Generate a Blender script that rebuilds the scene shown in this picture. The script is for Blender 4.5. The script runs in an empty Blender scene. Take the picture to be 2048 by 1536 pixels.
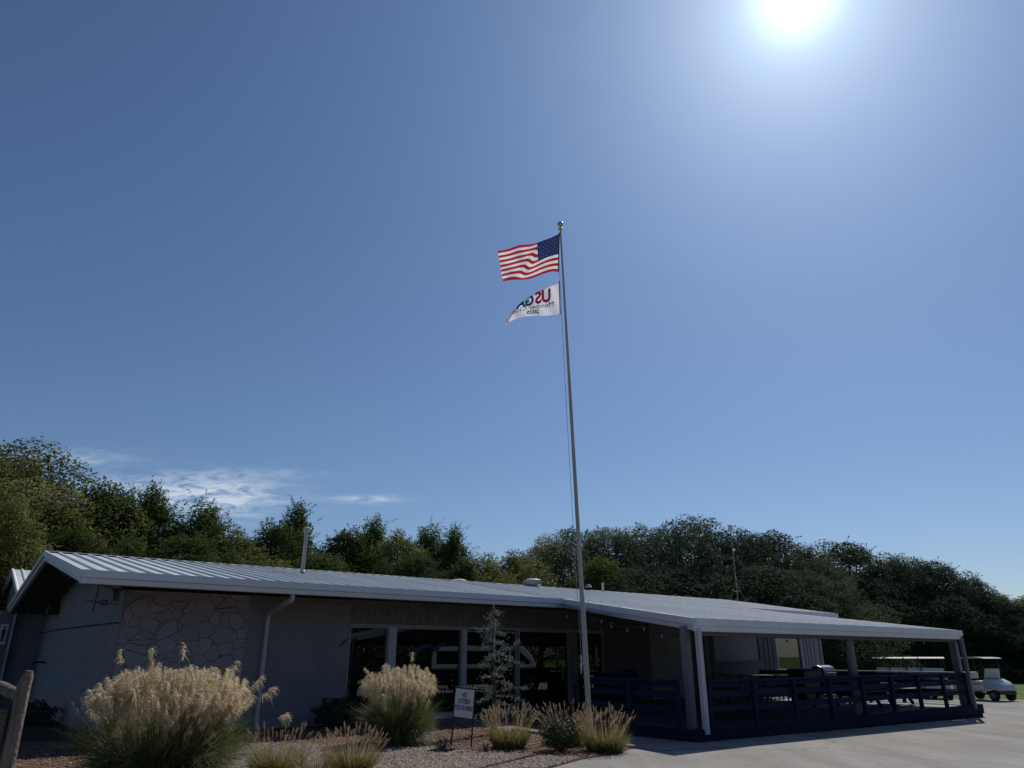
import bpy, bmesh, math, random
import numpy as np
from mathutils import Vector, Matrix
R = math.radians
S = bpy.context.scene
COL = S.collection
# ---------------------------------------------------------------- camera
PITCH = math.atan(544 / 1450)
cd = bpy.data.cameras.new('camera'); cam = bpy.data.objects.new('camera', cd); COL.objects.link(cam)
cd.sensor_width = 36; cd.lens = 1450 / 2048 * 36; cd.clip_end = 4000
cam.location = (0, 0, 1.6); cam.rotation_euler = (math.pi / 2 + PITCH, 0, 0); S.camera = cam
S.view_settings.view_transform = 'Standard'; S.view_settings.look = 'None'
S.view_settings.exposure = 0.0; S.view_settings.gamma = 1.0
# ---------------------------------------------------------------- sky + sun
SUN_AZ, SUN_EL = R(27.6), R(45.3)
SD = Vector((math.sin(SUN_AZ) * math.cos(SUN_EL), math.cos(SUN_AZ) * math.cos(SUN_EL), math.sin(SUN_EL)))
w = bpy.data.worlds.new('World'); S.world = w; w.use_nodes = True
nt = w.node_tree; N = nt.nodes; L = nt.links
bg = N['Background']; bg.inputs[1].default_value = .06
sky = N.new('ShaderNodeTexSky'); sky.sky_type = 'NISHITA'; sky.sun_disc = False
sky.sun_elevation = SUN_EL; sky.sun_rotation = SUN_AZ
sky.air_density = 1.0; sky.dust_density = .35; sky.ozone_density = 4.5
def wn(t, **k):
    n = N.new(t)
    for a, b in k.items(): setattr(n, a, b)
    return n
def wm(op, a, b=None, c=None, clamp=False):
    n = wn('ShaderNodeMath', operation=op, use_clamp=clamp)
    for i, v in enumerate((a, b, c)):
        if v is None: continue
        if hasattr(v, 'is_linked') or hasattr(v, 'links'): L.new(v, n.inputs[i])
        else: n.inputs[i].default_value = v
    return n.outputs[0]
tint = wn('ShaderNodeMix', data_type='RGBA', blend_type='MULTIPLY'); tint.inputs[0].default_value = 1
L.new(sky.outputs[0], tint.inputs[6]); tint.inputs[7].default_value = (.99, 1.05, 1.16, 1)
tc = wn('ShaderNodeTexCoord'); nrm = wn('ShaderNodeVectorMath', operation='NORMALIZE'); L.new(tc.outputs['Generated'], nrm.inputs[0])
dt = wn('ShaderNodeVectorMath', operation='DOT_PRODUCT'); L.new(nrm.outputs[0], dt.inputs[0]); dt.inputs[1].default_value = SD
dpos = wm('MAXIMUM', dt.outputs['Value'], 0.0)
lobe = wm('ADD', wm('ADD', wm('MULTIPLY', wm('POWER', dpos, 60.0), 2.0), wm('MULTIPLY', wm('POWER', dpos, 230.0), 4.0)), wm('MULTIPLY', wm('POWER', dpos, 1300.0), 12.0))
gl = wn('ShaderNodeMix', data_type='RGBA', blend_type='ADD'); gl.inputs[0].default_value = 1
lc = wn('ShaderNodeMix', data_type='RGBA', blend_type='MULTIPLY'); lc.inputs[0].default_value = 1
cmb = wn('ShaderNodeCombineColor'); [L.new(lobe, cmb.inputs[i]) for i in range(3)]
L.new(cmb.outputs[0], lc.inputs[6]); lc.inputs[7].default_value = (.95, 1.2, 1.35, 1)
g2_ = wn('ShaderNodeMix', data_type='RGBA', blend_type='MULTIPLY'); g2_.inputs[0].default_value = 1
cb2 = wn('ShaderNodeCombineColor'); wide_lobe = wm('POWER', dpos, 10.0); [L.new(wide_lobe, cb2.inputs[i]) for i in range(3)]
L.new(cb2.outputs[0], g2_.inputs[6]); g2_.inputs[7].default_value = (.55, 1.35, 2.2, 1)
g3_ = wn('ShaderNodeMix', data_type='RGBA', blend_type='ADD'); g3_.inputs[0].default_value = 1
L.new(tint.outputs[2], g3_.inputs[6]); L.new(g2_.outputs[2], g3_.inputs[7]); L.new(g3_.outputs[2], gl.inputs[6]); L.new(lc.outputs[2], gl.inputs[7])
# thin cirrus low in the north-west
sp = wn('ShaderNodeSeparateXYZ'); L.new(nrm.outputs[0], sp.inputs[0])
yy = wm('MAXIMUM', sp.outputs[1], .05)
cx = wm('DIVIDE', sp.outputs[0], yy); cz = wm('DIVIDE', sp.outputs[2], yy)
def blob(x0, z0, rx, rz, k):
    a = wm('POWER', wm('ABSOLUTE', wm('DIVIDE', wm('SUBTRACT', cx, x0), rx)), 2.0)
    b = wm('POWER', wm('ABSOLUTE', wm('DIVIDE', wm('SUBTRACT', cz, z0), rz)), 2.0)
    return wm('MULTIPLY', wm('EXPONENT', wm('MULTIPLY', wm('ADD', a, b), -1.0)), k)
cc = wn('ShaderNodeCombineXYZ'); L.new(cx, cc.inputs[0]); L.new(cz, cc.inputs[1])
mp = wn('ShaderNodeMapping'); L.new(cc.outputs[0], mp.inputs[0]); mp.inputs['Scale'].default_value = (20, 85, 1); mp.inputs['Rotation'].default_value = (0, 0, R(-3))
nz = wn('ShaderNodeTexNoise'); L.new(mp.outputs[0], nz.inputs[0]); nz.inputs['Scale'].default_value = 1.0; nz.inputs['Detail'].default_value = 12; nz.inputs['Roughness'].default_value = .70; nz.inputs['Distortion'].default_value = .5
m = wm('ADD', blob(-.405, .207, .080, .026, 1.5), blob(-.52, .218, .09, .018, .85))
m = wm('ADD', m, blob(-.62, .262, .07, .012, .6)); m = wm('ADD', m, blob(-.20, .204, .045, .0055, .95))
m = wm('ADD', m, blob(-.37, .240, .09, .006, .42))
cl = wm('MULTIPLY', m, wm('SUBTRACT', wm('MULTIPLY', nz.outputs[0], 4.6), 1.75, clamp=True))
cl = wm('MULTIPLY', cl, .85, clamp=True)
cm = wn('ShaderNodeMix', data_type='RGBA'); L.new(cl, cm.inputs[0]); L.new(gl.outputs[2], cm.inputs[6]); cm.inputs[7].default_value = (9.0, 10.6, 12.6, 1)
L.new(cm.outputs[2], bg.inputs[0])
sl = bpy.data.lights.new('sun', 'SUN'); sl.energy = 3.6; sl.angle = R(.53); sl.color = (1, .95, .87)
so = bpy.data.objects.new('sun', sl); COL.objects.link(so); so.rotation_euler = SD.to_track_quat('Z', 'Y').to_euler()
# ---------------------------------------------------------------- frames
ANG = R(38.1)
U = Vector((math.cos(ANG), math.sin(ANG), 0)); V = Vector((-math.sin(ANG), math.cos(ANG), 0))
O = Vector((1.007, 24.193, 0))
def B(u, v, z=0): return O + U * u + V * v + Vector((0, 0, z))
def hz(p):   # ground height at a world point
    u = (Vector((p[0], p[1], 0)) - O).dot(U)
    return -.011 * min(max(u + 2.5, 0), 27)
F_ = 1450.
def pix(x, y, d):   # world point seen at photo pixel, d metres away over the ground
    dx, dy = x - 1024, 768 - y
    v = Vector((dx, F_ * math.cos(PITCH) - dy * math.sin(PITCH), F_ * math.sin(PITCH) + dy * math.cos(PITCH)))
    return Vector((0, 0, 1.6)) + v * (d / math.hypot(v.x, v.y))
# ---------------------------------------------------------------- materials
MATS = {}
def mat(name, col, rough=.7, metal=0, spec=.5, noise=None, bump=None, transl=0, ior=None):
    """noise=(scale, amount, detail, stretch)  bump=(scale, strength, dist)"""
    m = bpy.data.materials.new(name); m.use_nodes = True; t = m.node_tree; b = t.nodes['Principled BSDF']
    b.inputs['Base Color'].default_value = (*col, 1); b.inputs['Roughness'].default_value = rough
    b.inputs['Metallic'].default_value = metal; b.inputs['Specular IOR Level'].default_value = spec
    if ior: b.inputs['IOR'].default_value = ior
    g = t.nodes.new('ShaderNodeTexCoord')
    if noise:
        mpg = t.nodes.new('ShaderNodeMapping'); mpg.inputs['Scale'].default_value = noise[3] if len(noise) > 3 else (1, 1, 1)
        t.links.new(g.outputs['Object'], mpg.inputs[0])
        n = t.nodes.new('ShaderNodeTexNoise'); n.inputs['Scale'].default_value = noise[0]; n.inputs['Detail'].default_value = noise[2]
        n.inputs['Roughness'].default_value = .65
        t.links.new(mpg.outputs[0], n.inputs[0])
        r = t.nodes.new('ShaderNodeMapRange'); r.inputs[1].default_value = .3; r.inputs[2].default_value = .7
        r.inputs[3].default_value = 1 - noise[1]; r.inputs[4].default_value = 1 + noise[1]; t.links.new(n.outputs[0], r.inputs[0])
        h = t.nodes.new('ShaderNodeVectorMath'); h.operation = 'SCALE'; h.inputs[0].default_value = col
        t.links.new(r.outputs[0], h.inputs['Scale']); t.links.new(h.outputs[0], b.inputs['Base Color'])
    if bump:
        n = t.nodes.new('ShaderNodeTexNoise'); n.inputs['Scale'].default_value = bump[0]; n.inputs['Detail'].default_value = 5
        t.links.new(g.outputs['Object'], n.inputs[0]); bb = t.nodes.new('ShaderNodeBump'); bb.inputs['Strength'].default_value = bump[1]; bb.inputs['Distance'].default_value = bump[2]
        t.links.new(n.outputs[0], bb.inputs['Height']); t.links.new(bb.outputs[0], b.inputs['Normal'])
    if transl:
        o = t.nodes['Material Output']; tr = t.nodes.new('ShaderNodeBsdfTranslucent'); mx = t.nodes.new('ShaderNodeMixShader'); mx.inputs[0].default_value = transl
        src = b.inputs['Base Color'].links[0].from_socket if b.inputs['Base Color'].links else None
        if src: t.links.new(src, tr.inputs[0])
        else: tr.inputs[0].default_value = (*col, 1)
        t.links.new(b.outputs[0], mx.inputs[1]); t.links.new(tr.outputs[0], mx.inputs[2]); t.links.new(mx.outputs[0], o.inputs[0])
    MATS[name] = m; return m
def nodes(m): return m.node_tree, m.node_tree.nodes['Principled BSDF']

def leafmat(name, c1, c2, tr=.35, rough=.55, scale=.9, spec=.4):
    m = mat(name, c1, rough, spec=spec, transl=tr); t, b = nodes(m)
    g = t.nodes.new('ShaderNodeNewGeometry')
    mix = t.nodes.new('ShaderNodeMix'); mix.data_type = 'RGBA'; mix.inputs[6].default_value = (*c1, 1); mix.inputs[7].default_value = (*c2, 1)
    tcx = t.nodes.new('ShaderNodeTexCoord'); n = t.nodes.new('ShaderNodeTexNoise'); n.inputs['Scale'].default_value = scale; n.inputs['Detail'].default_value = 2
    t.links.new(tcx.outputs['Object'], n.inputs[0])
    ad = t.nodes.new('ShaderNodeMath'); ad.operation = 'MULTIPLY_ADD'; ad.inputs[1].default_value = .6; ad.inputs[2].default_value = -.3
    t.links.new(g.outputs['Random Per Island'], ad.inputs[0])
    a2 = t.nodes.new('ShaderNodeMath'); a2.operation = 'ADD'; a2.use_clamp = True; t.links.new(n.outputs[0], a2.inputs[0]); t.links.new(ad.outputs[0], a2.inputs[1])
    t.links.new(a2.outputs[0], mix.inputs[0])
    oi = t.nodes.new('ShaderNodeObjectInfo'); om = t.nodes.new('ShaderNodeMapRange'); om.inputs[3].default_value = .74; om.inputs[4].default_value = 1.32; t.links.new(oi.outputs['Random'], om.inputs[0])
    ov = t.nodes.new('ShaderNodeVectorMath'); ov.operation = 'SCALE'
    if name.startswith('leaves'): t.links.new(om.outputs[0], ov.inputs['Scale'])
    else: ov.inputs['Scale'].default_value = 1
    t.links.new(mix.outputs[2], ov.inputs[0]); t.links.new(ov.outputs[0], b.inputs['Base Color'])
    for l in t.nodes:
        if l.type == 'BSDF_TRANSLUCENT': t.links.new(ov.outputs[0], l.inputs[0])
    return m

# painted brick: brick bump in wall coordinates (x along the wall, z up)
def brickmat(name, axis, col):
    m = mat(name, col, .75, spec=.25); t, b = nodes(m)
    g = t.nodes.new('ShaderNodeTexCoord'); s = t.nodes.new('ShaderNodeSeparateXYZ'); c = t.nodes.new('ShaderNodeCombineXYZ')
    t.links.new(g.outputs['Object'], s.inputs[0]); t.links.new(s.outputs[axis], c.inputs[0]); t.links.new(s.outputs[2], c.inputs[1])
    br = t.nodes.new('ShaderNodeTexBrick'); t.links.new(c.outputs[0], br.inputs[0]); br.inputs['Scale'].default_value = 1
    br.inputs['Brick Width'].default_value = .21; br.inputs['Row Height'].default_value = .055; br.inputs['Mortar Size'].default_value = .006; br.inputs['Mortar Smooth'].default_value = .6
    br.inputs['Color1'].default_value = (*[x * 1.0 for x in col], 1); br.inputs['Color2'].default_value = (*[x * .92 for x in col], 1); br.inputs['Mortar'].default_value = (*[x * .66 for x in col], 1)
    n = t.nodes.new('ShaderNodeTexNoise'); n.inputs['Scale'].default_value = 1.3; n.inputs['Detail'].default_value = 6; t.links.new(g.outputs['Object'], n.inputs[0])
    mr = t.nodes.new('ShaderNodeMapRange'); mr.inputs[3].default_value = .8; mr.inputs[4].default_value = 1.2; t.links.new(n.outputs[0], mr.inputs[0])
    v = t.nodes.new('ShaderNodeVectorMath'); v.operation = 'SCALE'; t.links.new(br.outputs[0], v.inputs[0]); t.links.new(mr.outputs[0], v.inputs['Scale']); t.links.new(v.outputs[0], b.inputs['Base Color'])
    bp = t.nodes.new('ShaderNodeBump'); bp.invert = True; bp.inputs['Strength'].default_value = .9; bp.inputs['Distance'].default_value = .01
    t.links.new(br.outputs['Fac'], bp.inputs['Height']); t.links.new(bp.outputs[0], b.inputs['Normal'])
    return m
WALL = (.275, .268, .282)
brick_f = brickmat('painted_brick', 0, WALL); brick_g = brickmat('painted_brick_gable', 1, WALL)
# flagstone
stone = mat('painted_flagstone', (.15, .14, .145), .8, spec=.25); t, b = nodes(stone)
g = t.nodes.new('ShaderNodeTexCoord'); mpn = t.nodes.new('ShaderNodeMapping'); mpn.inputs['Scale'].default_value = (2.9, 0, 3.7); mpn.inputs['Location'].default_value = (.4, 0, .3)
nn = t.nodes.new('ShaderNodeTexNoise'); nn.inputs['Scale'].default_value = 1.6; nn.inputs['Detail'].default_value = 2
t.links.new(g.outputs['Object'], nn.inputs[0]); va = t.nodes.new('ShaderNodeVectorMath'); va.operation = 'MULTIPLY_ADD'; va.inputs[1].default_value = (.42, .0, .36)
t.links.new(nn.outputs[1], va.inputs[0]); t.links.new(g.outputs['Object'], va.inputs[2]); t.links.new(va.outputs[0], mpn.inputs[0])
vo = t.nodes.new('ShaderNodeTexVoronoi'); vo.feature = 'DISTANCE_TO_EDGE'; vo.inputs['Scale'].default_value = 1; vo.distance if hasattr(vo, 'distance') else None
t.links.new(mpn.outputs[0], vo.inputs[0]); mr = t.nodes.new('ShaderNodeMapRange'); mr.inputs[1].default_value = .0; mr.inputs[2].default_value = .022; mr.clamp = True
t.links.new(vo.outputs['Distance'], mr.inputs[0])
vc = t.nodes.new('ShaderNodeTexVoronoi'); vc.inputs['Scale'].default_value = 1; t.links.new(mpn.outputs[0], vc.inputs[0])
hs = t.nodes.new('ShaderNodeMapRange'); hs.inputs[3].default_value = .90; hs.inputs[4].default_value = 1.08
sx = t.nodes.new('ShaderNodeSeparateColor'); t.links.new(vc.outputs['Color'], sx.inputs[0]); t.links.new(sx.outputs[0], hs.inputs[0])
sc = t.nodes.new('ShaderNodeVectorMath'); sc.operation = 'SCALE'; sc.inputs[0].default_value = (.31, .292, .305); t.links.new(hs.outputs[0], sc.inputs['Scale'])
jn = t.nodes.new('ShaderNodeTexNoise'); jn.inputs['Scale'].default_value = 2.6; jn.inputs['Detail'].default_value = 3; t.links.new(g.outputs['Object'], jn.inputs[0])
jr = t.nodes.new('ShaderNodeMapRange'); jr.inputs[1].default_value = .48; jr.inputs[2].default_value = .68; t.links.new(jn.outputs[0], jr.inputs[0])
jm = t.nodes.new('ShaderNodeMath'); jm.operation = 'MAXIMUM'; t.links.new(mr.outputs[0], jm.inputs[0]); t.links.new(jr.outputs[0], jm.inputs[1]); mr = jm
mx = t.nodes.new('ShaderNodeMix'); mx.data_type = 'RGBA'; mx.inputs[6].default_value = (.25, .237, .245, 1); t.links.new(mr.outputs[0], mx.inputs[0]); t.links.new(sc.outputs[0], mx.inputs[7]); t.links.new(mx.outputs[2], b.inputs['Base Color'])
bp = t.nodes.new('ShaderNodeBump'); bp.inputs['Strength'].default_value = 1; bp.inputs['Distance'].default_value = .03; t.links.new(mr.outputs[0], bp.inputs['Height']); t.links.new(bp.outputs[0], b.inputs['Normal'])

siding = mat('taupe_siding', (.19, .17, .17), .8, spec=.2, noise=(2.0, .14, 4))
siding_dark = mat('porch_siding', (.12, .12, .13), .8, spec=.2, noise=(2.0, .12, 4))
panelm = mat('grey_panel', (.17, .18, .20), .6, spec=.3, noise=(1.0, .08, 3))
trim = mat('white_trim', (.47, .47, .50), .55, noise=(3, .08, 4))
trimdull = mat('dull_trim', (.30, .29, .29), .6, noise=(3, .1, 4))
column_m = mat('grey_column_paint', (.15, .15, .165), .6, noise=(3, .1, 5))
roofm = mat('galvanised_roof', (.59, .615, .63), .5, metal=.15, spec=.3, noise=(1.1, .17, 7, (1, .12, 1)))
fascia_m = mat('fascia_metal', (.70, .71, .73), .45, metal=.1, noise=(.8, .07, 5))
soffit_m = mat('dark_soffit', (.12, .12, .13), .8, spec=.2)
navy = mat('navy_paint', (.012, .017, .040), .8, spec=.08, noise=(4, .25, 4))
navy_l = mat('navy_rail_paint', (.013, .021, .055), .75, spec=.1, noise=(4, .25, 4))
deckm = mat('deck_boards', (.035, .038, .055), .7, noise=(3, .25, 4, (.3, 6, 1)))
glass = mat('tinted_glass', (.004, .005, .006), .015, spec=.5, ior=2.05)
blackm = mat('black_metal', (.012, .012, .013), .45)
rubber = mat('rubber', (.012, .012, .013), .8)
steel = mat('galvanised_steel', (.30, .30, .29), .45, metal=.5, noise=(5, .15, 4))
polem = mat('aluminium_pole', (.42, .40, .355), .6, metal=0, noise=(3, .15, 4, (1, 1, .2)))
goldm = mat('finial_gold', (.45, .42, .33), .3, metal=.8)
whitep = mat('white_plastic', (.50, .52, .56), .3, noise=(2, .05, 3))
canopym = mat('canopy_plastic', (.30, .31, .33), .6, spec=.2)
greyp = mat('grey_plastic', (.20, .21, .24), .5)
seatm = mat('cream_vinyl', (.55, .53, .48), .5)
woodp = mat('weathered_wood', (.17, .135, .115), .85, spec=.15, noise=(4, .6, 8, (9, 9, .5)), bump=(30, 1, .02))
bark = mat('bark', (.07, .055, .045), .9, spec=.1, noise=(4, .3, 5, (1, 1, .3)))
concrete = mat('concrete', (.22, .205, .185), .85, spec=.2, noise=(.8, .16, 8), bump=(30, .2, .004))
bluep = mat('blue_vinyl', (.012, .022, .10), .5)
signw = mat('sign_white', (.62, .62, .64), .5, noise=(6, .05, 3))
signb = mat('sign_lettering', (.018, .020, .06), .6)
bulbm = mat('bulb_glass', (.22, .22, .21), .15, spec=.8)
lensm = mat('clear_glass', (.35, .42, .45), .08, spec=.9)

# asphalt
asph = mat('asphalt', (.265, .25, .228), .9, spec=.2, noise=(.35, .14, 8), bump=(60, .35, .006)); t, b = nodes(asph)
old = b.inputs['Base Color'].links[0].from_socket
g = t.nodes.new('ShaderNodeTexCoord')
f = t.nodes.new('ShaderNodeTexNoise'); f.inputs['Scale'].default_value = 45; f.inputs['Detail'].default_value = 4; t.links.new(g.outputs['Object'], f.inputs[0])
fr = t.nodes.new('ShaderNodeMapRange'); fr.inputs[1].default_value = .3; fr.inputs[2].default_value = .7; fr.inputs[3].default_value = .74; fr.inputs[4].default_value = 1.26; t.links.new(f.outputs[0], fr.inputs[0])
vr = t.nodes.new('ShaderNodeTexVoronoi'); vr.feature = 'DISTANCE_TO_EDGE'; vr.inputs['Scale'].default_value = .11
st1 = t.nodes.new('ShaderNodeMapping'); st1.inputs['Scale'].default_value = (.9, .10, 1); st1.inputs['Rotation'].default_value = (0, 0, R(62)); t.links.new(g.outputs['Object'], st1.inputs[0])
sn = t.nodes.new('ShaderNodeTexNoise'); sn.inputs['Scale'].default_value = 1.0; sn.inputs['Detail'].default_value = 7; sn.inputs['Roughness'].default_value = .7; t.links.new(st1.outputs[0], sn.inputs[0])
sr = t.nodes.new('ShaderNodeMapRange'); sr.inputs[1].default_value = .35; sr.inputs[2].default_value = .65; sr.inputs[3].default_value = .78; sr.inputs[4].default_value = 1.16; t.links.new(sn.outputs[0], sr.inputs[0])
wv = t.nodes.new('ShaderNodeTexNoise'); wv.inputs['Scale'].default_value = .7; wv.inputs['Detail'].default_value = 5; t.links.new(g.outputs['Object'], wv.inputs[0])
wa = t.nodes.new('ShaderNodeVectorMath'); wa.operation = 'MULTIPLY_ADD'; wa.inputs[1].default_value = (1.6, 1.6, 0); t.links.new(wv.outputs[1], wa.inputs[0]); t.links.new(g.outputs['Object'], wa.inputs[2]); t.links.new(wa.outputs[0], vr.inputs[0])
ck = t.nodes.new('ShaderNodeMapRange'); ck.inputs[1].default_value = 0; ck.inputs[2].default_value = .006; ck.inputs[3].default_value = .70; ck.inputs[4].default_value = 1; t.links.new(vr.outputs['Distance'], ck.inputs[0])
m0 = t.nodes.new('ShaderNodeMath'); m0.operation = 'MULTIPLY'; t.links.new(fr.outputs[0], m0.inputs[0]); t.links.new(sr.outputs[0], m0.inputs[1])
mm = t.nodes.new('ShaderNodeMath'); mm.operation = 'MULTIPLY'; t.links.new(m0.outputs[0], mm.inputs[0]); t.links.new(ck.outputs[0], mm.inputs[1])
vs = t.nodes.new('ShaderNodeVectorMath'); vs.operation = 'SCALE'; t.links.new(old, vs.inputs[0]); t.links.new(mm.outputs[0], vs.inputs['Scale']); t.links.new(vs.outputs[0], b.inputs['Base Color'])
grassm = mat('lawn_grass', (.075, .125, .022), .9, spec=.1, noise=(.25, .22, 8), bump=(40, .8, .03))
soil = mat('dark_soil', (.05, .04, .035), .95, spec=.1, noise=(.8, .25, 7), bump=(25, .8, .03))
mulch = mat('bark_mulch', (.115, .075, .055), .95, spec=.1, noise=(9, .45, 8), bump=(45, 1, .02))
pebble = mat('river_gravel', (.30, .25, .215), .85, spec=.2); t, b = nodes(pebble)
g = t.nodes.new('ShaderNodeNewGeometry'); r_ = t.nodes.new('ShaderNodeValToRGB'); t.links.new(g.outputs['Random Per Island'], r_.inputs[0])
for p_, c_ in ((0, (.07, .055, .048, 1)), (1, (.32, .265, .225, 1))):
    r_.color_ramp.elements[int(p_)].color = c_
e = r_.color_ramp.elements.new(.5); e.color = (.155, .12, .10, 1); t.links.new(r_.outputs[0], b.inputs['Base Color'])
chip = mat('bark_chips', (.13, .08, .055), .95, spec=.1); t, b = nodes(chip)
g = t.nodes.new('ShaderNodeNewGeometry'); r_ = t.nodes.new('ShaderNodeValToRGB'); t.links.new(g.outputs['Random Per Island'], r_.inputs[0])
r_.color_ramp.elements[0].color = (.06, .035, .025, 1); r_.color_ramp.elements[1].color = (.30, .21, .15, 1); t.links.new(r_.outputs[0], b.inputs['Base Color'])
# foliage
LM = [leafmat('leaves_oak', (.042, .070, .024), (.120, .152, .048), .45, rough=.9, spec=.04),
      leafmat('leaves_elm', (.050, .086, .026), (.150, .190, .056), .48, rough=.9, spec=.04),
      leafmat('leaves_willow', (.080, .110, .064), (.150, .178, .100), .45, rough=.9, spec=.04),
      leafmat('leaves_dark', (.038, .056, .036), (.092, .116, .070), .38, rough=.9, spec=.04),
      leafmat('leaves_olive', (.085, .104, .034), (.215, .215, .078), .5, rough=.9, spec=.04)]
blade_m = leafmat('grass_blades', (.060, .084, .026), (.215, .225, .090), .4, scale=2)
fount_m = leafmat('fountain_blades', (.10, .105, .026), (.30, .25, .09), .45, scale=3)
plume_m = leafmat('plume_fluff', (.54, .445, .29), (.86, .74, .53), .45, scale=2, rough=.8)
spike_m = leafmat('foxtail_spikes', (.36, .27, .165), (.58, .45, .30), .45, scale=3, rough=.8)
needle_m = leafmat('cedar_needles', (.17, .20, .17), (.36, .40, .34), .2, scale=3)
shrub_m = leafmat('boxwood_leaves', (.014, .026, .008), (.036, .056, .016), .3, scale=4)

# ---------------------------------------------------------------- mesh builder
class MB:
    def __init__(s): s.v = []; s.f = []
    def add(s, vs, fs):
        k = len(s.v); s.v += [tuple(x) for x in vs]; s.f += [tuple(i + k for i in f) for f in fs]; return s
    def box(s, x0, x1, y0, y1, z0, z1):
        return s.add([(x0, y0, z0), (x1, y0, z0), (x1, y1, z0), (x0, y1, z0), (x0, y0, z1), (x1, y0, z1), (x1, y1, z1), (x0, y1, z1)],
                     [(0, 3, 2, 1), (4, 5, 6, 7), (0, 1, 5, 4), (1, 2, 6, 5), (2, 3, 7, 6), (3, 0, 4, 7)])
    def bar(s, a, b, w, h, up=(0, 0, 1)):
        a, b = Vector(a), Vector(b); d = (b - a).normalized(); up = Vector(up)
        x = d.cross(up)
        if x.length < 1e-4: x = d.cross(Vector((1, 0, 0)))
        x.normalize(); y = x.cross(d).normalized(); x *= w / 2; y *= h / 2
        return s.add([a - x - y, a + x - y, a + x + y, a - x + y, b - x - y, b + x - y, b + x + y, b - x + y],
                     [(0, 1, 2, 3), (7, 6, 5, 4), (0, 4, 5, 1), (1, 5, 6, 2), (2, 6, 7, 3), (3, 7, 4, 0)])
    def tube(s, pts, r, n=8, caps=True):
        pts = [Vector(p) for p in pts]; rs = r if isinstance(r, (list, tuple)) else [r] * len(pts); k = len(s.v); px = None
        for i, p in enumerate(pts):
            d = (pts[min(i + 1, len(pts) - 1)] - pts[max(i - 1, 0)]).normalized()
            if px is None: px = d.cross(Vector((.13, .37, .92) if abs(d.z) < .9 else (1, .1, 0))).normalized()
            px = (px - d * px.dot(d)).normalized(); py = d.cross(px)
            for j in range(n):
                a = 2 * math.pi * j / n; s.v.append(tuple(p + (px * math.cos(a) + py * math.sin(a)) * rs[i]))
        for i in range(len(pts) - 1):
            for j in range(n):
                a, b = k + i * n + j, k + i * n + (j + 1) % n; s.f.append((a, b, b + n, a + n))
        if caps:
            s.f.append(tuple(range(k + n - 1, k - 1, -1))); e = k + (len(pts) - 1) * n; s.f.append(tuple(range(e, e + n)))
        return s
    def lathe(s, prof, c=(0, 0, 0), n=16, ax='z'):
        k = len(s.v)
        for r, h in prof:
            for j in range(n):
                a = 2 * math.pi * j / n; x, y = r * math.cos(a), r * math.sin(a)
                p = {'z': (x, y, h), 'y': (x, h, y), 'x': (h, x, y)}[ax]
                s.v.append((p[0] + c[0], p[1] + c[1], p[2] + c[2]))
        for i in range(len(prof) - 1):
            for j in range(n):
                a, b = k + i * n + j, k + i * n + (j + 1) % n; s.f.append((a, b, b + n, a + n))
        s.f.append(tuple(range(k + n - 1, k - 1, -1))); e = k + (len(prof) - 1) * n; s.f.append(tuple(range(e, e + n)))
        return s
    def prism(s, poly, a, b, fn):   # poly of 2D points extruded a..b, fn(p, q, t) -> xyz
        n = len(poly); s.add([fn(p, q, a) for p, q in poly] + [fn(p, q, b) for p, q in poly],
              [tuple(range(n)), tuple(range(2 * n - 1, n - 1, -1))] + [(i, i + n, (i + 1) % n + n, (i + 1) % n) for i in range(n)]); return s
    def build(s, name, m, parent=None, smooth=False, bevel=0):
        me = bpy.data.meshes.new(name); me.from_pydata(s.v, [], s.f); me.materials.append(m)
        bm = bmesh.new(); bm.from_mesh(me)
        bmesh.ops.recalc_face_normals(bm, faces=bm.faces)
        if bevel: bmesh.ops.bevel(bm, geom=[e for e in bm.edges if len(e.link_faces) == 2 and e.calc_face_angle(0) > .6], offset=bevel, segments=2, affect='EDGES', profile=.6)
        bm.to_mesh(me); bm.free()
        if smooth:
            me.polygons.foreach_set('use_smooth', [True] * len(me.polygons))
            try: me.set_sharp_from_angle(angle=R(40))
            except Exception: pass
        return link(name, me, parent)
def link(name, me, parent=None):
    o = bpy.data.objects.new(name, me); COL.objects.link(o)
    if parent: o.parent = parent
    return o
def raw(name, verts, quads, m, parent=None):   # numpy quads
    me = bpy.data.meshes.new(name); nv, nq = len(verts), len(quads)
    me.vertices.add(nv); me.vertices.foreach_set('co', np.asarray(verts, np.float32).ravel())
    k = quads.shape[1]; me.loops.add(nq * k); me.loops.foreach_set('vertex_index', np.asarray(quads, np.int32).ravel())
    me.polygons.add(nq); me.polygons.foreach_set('loop_start', np.arange(0, nq * k, k, dtype=np.int32))
    me.update(calc_edges=True); me.materials.append(m)
    return link(name, me, parent)
def empty(name, label, cat, loc=(0, 0, 0), rz=0, group=None):
    o = bpy.data.objects.new(name, None); COL.objects.link(o); o.location = loc; o.rotation_euler = (0, 0, rz); o.empty_display_size = .2
    return tag(o, label, cat, group)
def tag(o, label, cat, group=None):
    o['label'] = label; o['category'] = cat
    if group: o['group'] = group
    return o
def copy_tree(o, parent=None):
    c = o.copy(); COL.objects.link(c); c.parent = parent
    for ch in list(KIDS.get(o.name, [])): copy_tree(ch, c)
    return c
KIDS = {}
def register(root):
    KIDS.clear()
    for o in bpy.data.objects:
        if o.parent: KIDS.setdefault(o.parent.name, []).append(o)
def dup(root, loc, rz, label, scale=1.0):
    register(root); c = copy_tree(root); c.location = loc; c.rotation_euler = (0, 0, rz); c['label'] = label
    if scale != 1.0: c.scale = (scale,) * 3 if not isinstance(scale, tuple) else scale
    return c

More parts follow.
